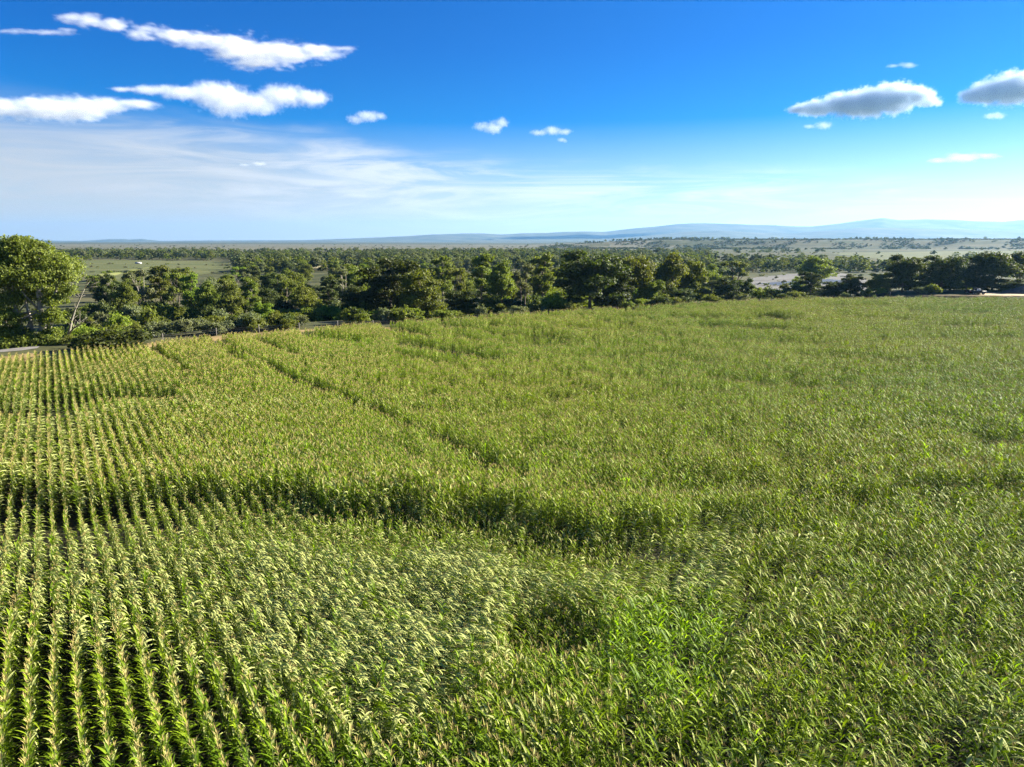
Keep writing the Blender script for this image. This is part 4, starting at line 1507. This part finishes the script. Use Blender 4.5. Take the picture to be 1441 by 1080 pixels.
# scrub on the near flats
c = 0
while c < 1600:
    px = rg.uniform(100, 1500)
    if px > 1000 and rg.random() < .5: continue; v_ = rg.uniform(366, 404)
    x, y = ground_pt(px, v_, -5)
    if y < float(edge_y(x)) + 90 or open_ground(px, v_): continue
    if float(fbm(np.array([x / 40]), np.array([y / 40]), 66, 3)[0]) < 0.47: continue
    put(x, y, rg.choice((6, 7, 8, 9, 6, 7)), rg.uniform(.35, .95), rg.uniform(.9, 1.5)); c += 1
for j in range(150):                                        # low scrub on the gravel and rows of bushes across the meadow
    if j < 60: px, v_ = rg.uniform(1040, 1220), rg.uniform(387, 411)
    else:
        px = rg.uniform(100, 330); v_ = rg.choice((371.5, 376.0, 383.0)) + (px - 100) * 0.012 + rg.uniform(-.3, .3)
        if rg.random() < .35: continue
    x, y = ground_pt(px, v_, -5)
    put(x, y, rg.choice((6, 7, 8, 9)), rg.uniform(.25, .7), rg.uniform(1, 1.6))
# the rim of the bench
for px in list(np.random.default_rng(5).normal(985, 42, 60)) + list(np.random.default_rng(6).normal(870, 50, 40)) + list(np.random.default_rng(7).normal(1245, 26, 36)) + \
        list(np.random.default_rng(8).uniform(820, 1441, 50)) + list(np.random.default_rng(9).normal(1330, 14, 10)):
    Y = rg.uniform(2520, 2900)
    r_ = ray(px, 340)
    put(r_[0] * Y / r_[1], Y, rg.choice((0, 1, 2, 3)), rg.uniform(.45, .9), rg.uniform(.9, 1.3))
for j in range(8000):                                        # dark scrub on the face of the bench
    px = rg.uniform(760, 1560); Y = rg.uniform(1950, 2650)
    r_ = ray(px, 345)
    if float(fbm(np.array([px / 22]), np.array([Y / 90]), 81, 3)[0]) < 0.47: continue
    put(r_[0] * Y / r_[1], Y, rg.choice((6, 6, 7, 9)), rg.uniform(.8, 1.6), rg.uniform(1, 2.0))
for j in range(420):                                        # scrub of the open plain
    px = rg.uniform(-100, 1000); v_ = rg.uniform(344.5, 356)
    x, y = ground_pt(px, v_, -5)
    put(x, y, rg.choice((6, 7, 7, 9)), rg.uniform(.6, 1.7), rg.uniform(1, 2.2))
scatter('distant_woodland', np.array(wp), np.array(wi), np.array(wr), np.array(wsz), FSRC, 'scattered woodland and scrub covering the valley floor out to the bench', 'woodland')

# ------------------------------------------------------------------ hills and mountains
HORZ = 540 - F * math.tan(PITCH)


def range_mesh(name, prof, Y0, depth, mat, seed, amp, lo=-12):
    pxs = np.linspace(prof[0][0], prof[-1][0], 420)
    top = np.interp(pxs, [a for a, b in prof], [b for a, b in prof])
    zt = CZ + (HORZ - top) / F * Y0 * cp_
    x1 = (pxs - 720.5) / F * Y0 / 1.02
    ts = np.linspace(-1, 1, 41)
    V = []
    for t in ts:
        yy = np.full_like(x1, Y0 + t * depth)
        xx = x1 * (yy / Y0)
        f = max(0.0, 1 - abs(t) ** 1.25)
        g = fbm(xx / 900 + seed, yy / 900, seed, 5)
        ridge = 1 - np.abs(2 * fbm(xx / 1500 + 3, yy / 2600, seed + 3, 5) - 1)
        h = (zt - lo) * f * (1 - 0.35 * (1 - ridge) * (1 - f) * 2) + amp * (g - 0.5) * (1 if abs(t) > .04 else .5) * (f > 0)
        V.append(np.column_stack([xx, yy, lo + np.maximum(h, 0)]))
    v = np.concatenate(V)
    n = len(pxs)
    i = np.arange(40)[:, None] * n + np.arange(n - 1)[None, :]
    q = np.stack([i, i + 1, i + 1 + n, i + n], -1).reshape(-1, 4)
    return mesh_np(name, v, [q], [mat], None, True)


M_mtn = two_tone('mountain_slopes', (0.045, 0.06, 0.035), (0.13, 0.13, 0.085), 0.0025)
structure('mountain_range', range_mesh('mountain_range', [(380, 339.5), (420, 338.3), (470, 337), (520, 335.5), (545, 333.8), (575, 332.3), (610, 330.2), (650, 330), (680, 329.2), (705, 330.2), (735, 328.5), (770, 328.8), (820, 326),
          (850, 326.5), (880, 323), (920, 319), (950, 316), (975, 315), (1000, 315.5), (1030, 316), (1060, 317.2), (1090, 317.5), (1110, 319), (1140, 319.5), (1170, 316.5), (1200, 312.5), (1222, 310),
          (1240, 308), (1262, 310.5), (1300, 310), (1340, 311), (1380, 313), (1410, 313.5), (1441, 310), (1500, 307.5), (1560, 312), (1700, 325), (1800, 338)], 13500, 2600, M_mtn, 3, 50),
          'long pale blue mountain range on the right half of the horizon', 'mountains')
structure('foothills', range_mesh('foothills', [(640, 339), (760, 336.5), (850, 336), (900, 333), (960, 327), (1010, 325), (1060, 327.5), (1110, 329), (1160, 325.5), (1210, 321.5), (1270, 322), (1330, 323.5),
          (1400, 325), (1441, 324), (1560, 321), (1700, 333)], 10000, 1700, M_mtn, 7, 36), 'blue foothills in front of the mountain range', 'hills')
structure('mesa', range_mesh('mesa', [(-150, 339), (-60, 337.8), (40, 338.5), (115, 339.3), (138, 338.0), (150, 337.0), (175, 336.8), (182, 337.4), (200, 336.6), (208, 337.6), (225, 339.2), (300, 338.6), (420, 338.2), (520, 339.0), (620, 339.3)], 14500, 900, M_mtn, 11, 4),
          'low flat topped mesa on the left horizon', 'hills')
structure('low_hills', range_mesh('low_hills', [(205, 342), (225, 341), (250, 340.4), (300, 340.1), (420, 340.3), (520, 340.6), (640, 340.9), (800, 341.4), (900, 342)], 9000, 700, M_mtn, 15, 3, lo=-7),
          'dark low hills along the left horizon', 'hills')

# ------------------------------------------------------------------ clouds: real bodies of vapour, well above the haze
def cloud_mat(col):
    m, nt, out = new_mat('cloud_vapour')
    pv = N(nt, 'ShaderNodeVolumePrincipled')
    pv.inputs['Color'].default_value = (*col, 1)
    pv.inputs['Anisotropy'].default_value = 0.0
    pv.inputs['Density'].default_value = 1.0
    nt.links.new(pv.outputs[0], out.inputs['Volume'])
    return m


M_cloud = cloud_mat((0.99, 0.995, 1.0))
M_cloud_shaded = cloud_mat((0.86, 0.93, 1.0))  # bluish scatter colour puts shade into the cores of the right-hand clouds


def cloud(label, blobs, alt, seed, dens=0.02, puff=1.0, streak=1.0, soft=0.75, res=1.3, edge=0.55, thick=0.55, mat=None):
    """blobs: (px, py, half width, half height) as seen in the photograph; each becomes an ellipsoid of vapour with a depth of its own,
    worn by noise. streak > 1 draws the billows out sideways."""
    rg = np.random.default_rng(seed)
    cy = np.mean([b[1] for b in blobs])
    r0 = ray(720, cy)
    Y = (alt - CZ) * r0[1] / r0[2]
    k = Y / F
    bx = np.mean([b[0] for b in blobs])
    o0 = at(bx, cy, Y)
    els = []
    for (px, py, rw, rh) in blobs:
        p = at(px, py, Y) - o0
        els.append(((p.x, rg.uniform(-.4, .4) * rh * k, p.z), (rw * 1.25 * k, (rw * thick + rh) * .8 * k, rh * 1.35 * k)))
    lo = Vector([min(c[i] - r[i] for c, r in els) for i in range(3)]) * 1.03
    hi = Vector([max(c[i] + r[i] for c, r in els) for i in range(3)]) * 1.03
    vol = bpy.data.volumes.new('cloud')
    o = obj('cloud', vol, None, o0)
    tag(o, label, 'cloud')
    ng = bpy.data.node_groups.new('cloud', 'GeometryNodeTree')
    ng.interface.new_socket('Geometry', in_out='INPUT', socket_type='NodeSocketGeometry')
    ng.interface.new_socket('Geometry', in_out='OUTPUT', socket_type='NodeSocketGeometry')
    go = ng.nodes.new('NodeGroupOutput'); ng.nodes.new('NodeGroupInput')
    L = ng.links.new
    pos = ng.nodes.new('GeometryNodeInputPosition').outputs[0]

    def vm(op, a, b):
        n = ng.nodes.new('ShaderNodeVectorMath'); n.operation = op
        for i, q in enumerate((a, b)):
            if q is None: continue
            if isinstance(q, bpy.types.NodeSocket): L(q, n.inputs[i])
            else: n.inputs[i].default_value = q
        return n

    def mm(op, a, b, c=None):
        n = ng.nodes.new('ShaderNodeMath'); n.operation = op
        for i, q in enumerate((a, b, c)):
            if q is None: continue
            if isinstance(q, bpy.types.NodeSocket): L(q, n.inputs[i])
            else: n.inputs[i].default_value = q
        return n.outputs[0]

    def nz(scale, det, rough, off):
        n = ng.nodes.new('ShaderNodeTexNoise')
        n.inputs['Scale'].default_value = 1.0
        n.inputs['Detail'].default_value = det
        n.inputs['Roughness'].default_value = rough
        v = vm('MULTIPLY', pos, (scale / streak, scale / streak, scale)).outputs[0]
        v = vm('ADD', v, (off, off * 1.7, off * .3)).outputs[0]
        L(v, n.inputs['Vector'])
        return n.outputs[0]
    dmin = None
    for c, r in els:
        q = vm('DIVIDE', vm('SUBTRACT', pos, c).outputs[0], r).outputs[0]
        d = vm('LENGTH', q, None).outputs['Value']
        dmin = d if dmin is None else mm('SMOOTH_MIN', dmin, d, 0.25)
    big = nz(1 / (16 * k * puff), 2, .5, seed * 3.1)
    fine = nz(1 / (6 * k * puff), 5, .62, seed * 5.3)
    # flat-bottomed: more is eaten away from below
    e = mm('ADD', mm('MULTIPLY', mm('SUBTRACT', big, 0.5), 1.5 * edge), mm('MULTIPLY', mm('SUBTRACT', fine, 0.5), 1.9 * edge))
    val = mm('ADD', mm('SUBTRACT', 0.80, dmin), e)
    val = mm('MULTIPLY', val, 1 / soft)
    n = ng.nodes.new('ShaderNodeClamp'); L(val, n.inputs[0])
    den = mm('MULTIPLY', n.outputs[0], dens * 3.2 / k)
    vc = ng.nodes.new('GeometryNodeVolumeCube')
    L(den, vc.inputs['Density'])
    vc.inputs['Min'].default_value = lo; vc.inputs['Max'].default_value = hi
    for ax, i in (('X', 0), ('Y', 1), ('Z', 2)):
        vc.inputs['Resolution ' + ax].default_value = int(min(260, max(10, (hi[i] - lo[i]) / (res * k * (2.0 if i == 1 else 1)))))
    sm = ng.nodes.new('GeometryNodeSetMaterial'); sm.inputs['Material'].default_value = mat or M_cloud
    L(vc.outputs[0], sm.inputs[0]); L(sm.outputs[0], go.inputs[0])
    vol.materials.append(mat or M_cloud)
    md = o.modifiers.new('vapour', 'NODES'); md.node_group = ng
    return o


cloud('thin trailing wisp of cloud at the left edge before the wedge shaped cloud', [(20, 45, 40, 1.6), (70, 46, 36, 2.2), (95, 42, 14, 2)], 2600, 21, puff=.5, res=.7, streak=3, dens=.016)
cloud('long wedge shaped white cloud, topmost at the left of the sky', [(98, 26, 16, 5), (125, 27, 22, 8), (160, 36, 28, 8), (200, 45, 32, 8), (245, 52, 36, 9), (290, 58, 36, 12), (330, 68, 36, 17), (365, 78, 40, 18),
      (405, 76, 42, 14), (445, 73, 36, 9), (480, 69, 22, 4)], 2600, 1, puff=.8, streak=3.2, edge=.85)
cloud('puffy white cloud with a long thin left tail below the wedge shaped cloud', [(175, 126, 26, 3), (215, 127, 36, 6), (255, 131, 36, 9), (300, 135, 34, 16), (322, 142, 38, 20), (360, 146, 36, 13), (398, 136, 36, 14), (436, 139, 30, 11)], 2600, 2)
cloud('flat grey white cloud at the left picture edge', [(-40, 152, 50, 12), (10, 152, 46, 13), (60, 153, 52, 16), (110, 154, 46, 15), (150, 149, 44, 11), (195, 147, 32, 7)], 2600, 3, streak=2.0)
cloud('small puffy cloud between the left clouds and the middle of the sky', [(500, 168, 14, 6), (518, 164, 20, 7), (535, 163, 10, 5)], 2600, 4, puff=.45, res=.7)
cloud('small ragged cloud left of centre with a bright right top', [(678, 178, 13, 6), (694, 180, 15, 8), (706, 173, 11, 7)], 2600, 5, puff=.45, res=.7)
cloud('small flat cloud right of the ragged one', [(760, 187, 16, 4), (777, 184, 14, 6), (794, 186, 12, 4)], 2600, 6, puff=.45, res=.7)
cloud('tiny cloud scrap under the small flat cloud', [(790, 197, 6, 3), (795, 198, 4, 3)], 2600, 7, puff=.45, res=.7)
cloud('long dark bellied cloud with bright rims on the right', [(1122, 155, 16, 5), (1150, 152, 28, 10), (1185, 148, 34, 14), (1222, 144, 38, 18), (1260, 138, 34, 19), (1290, 136, 24, 13), (1306, 144, 18, 7)], 2600, 8, dens=.10, puff=.7, mat=M_cloud_shaded)
cloud('small white cloud below the long dark bellied cloud', [(1140, 178, 9, 3), (1158, 177, 14, 5)], 2600, 9, puff=.45, res=.7)
cloud('thin white sliver of cloud, topmost on the right', [(1258, 93, 12, 2.5), (1276, 92, 16, 3.5)], 2600, 10, puff=.5, res=.7, streak=3, dens=.016)
cloud('big bright cloud cut by the right picture edge', [(1366, 136, 18, 10), (1395, 130, 28, 16), (1430, 124, 34, 20), (1475, 128, 40, 20)], 2600, 11, dens=.10, puff=.7, mat=M_cloud_shaded)
cloud('small white cloud under the big cloud at the right edge', [(1392, 164, 9, 4), (1405, 163, 13, 5)], 2600, 12, puff=.45, res=.7)
cloud('faint thin cloud low on the right', [(1325, 226, 22, 4), (1355, 222, 30, 6), (1390, 220, 22, 4)], 2000, 13, puff=.5, res=.7, streak=3, dens=.016)
cloud('thin faint cloud strip above the left veil', [(345, 232, 14, 2), (366, 231, 14, 2.4)], 2000, 14, puff=.5, res=.7, streak=3, dens=.016)

# ------------------------------------------------------------------ the air
M_haze, nth, oh = new_mat('haze')
hv = N(nth, 'ShaderNodeVolumePrincipled')
hv.inputs['Color'].default_value = (0.25, 0.55, 0.96, 1)
hv.inputs['Density'].default_value = 3.5e-5
hv.inputs['Anisotropy'].default_value = 0.35
nth.links.new(hv.outputs[0], oh.inputs['Volume'])
mb = MB(); mb.box(-19600, 19600, -700, 19900, -14, 480)
o = obj('haze', mb.mesh('haze', M_haze))
tag(o, 'thin blue haze over the valley', 'haze', None, 'stuff')
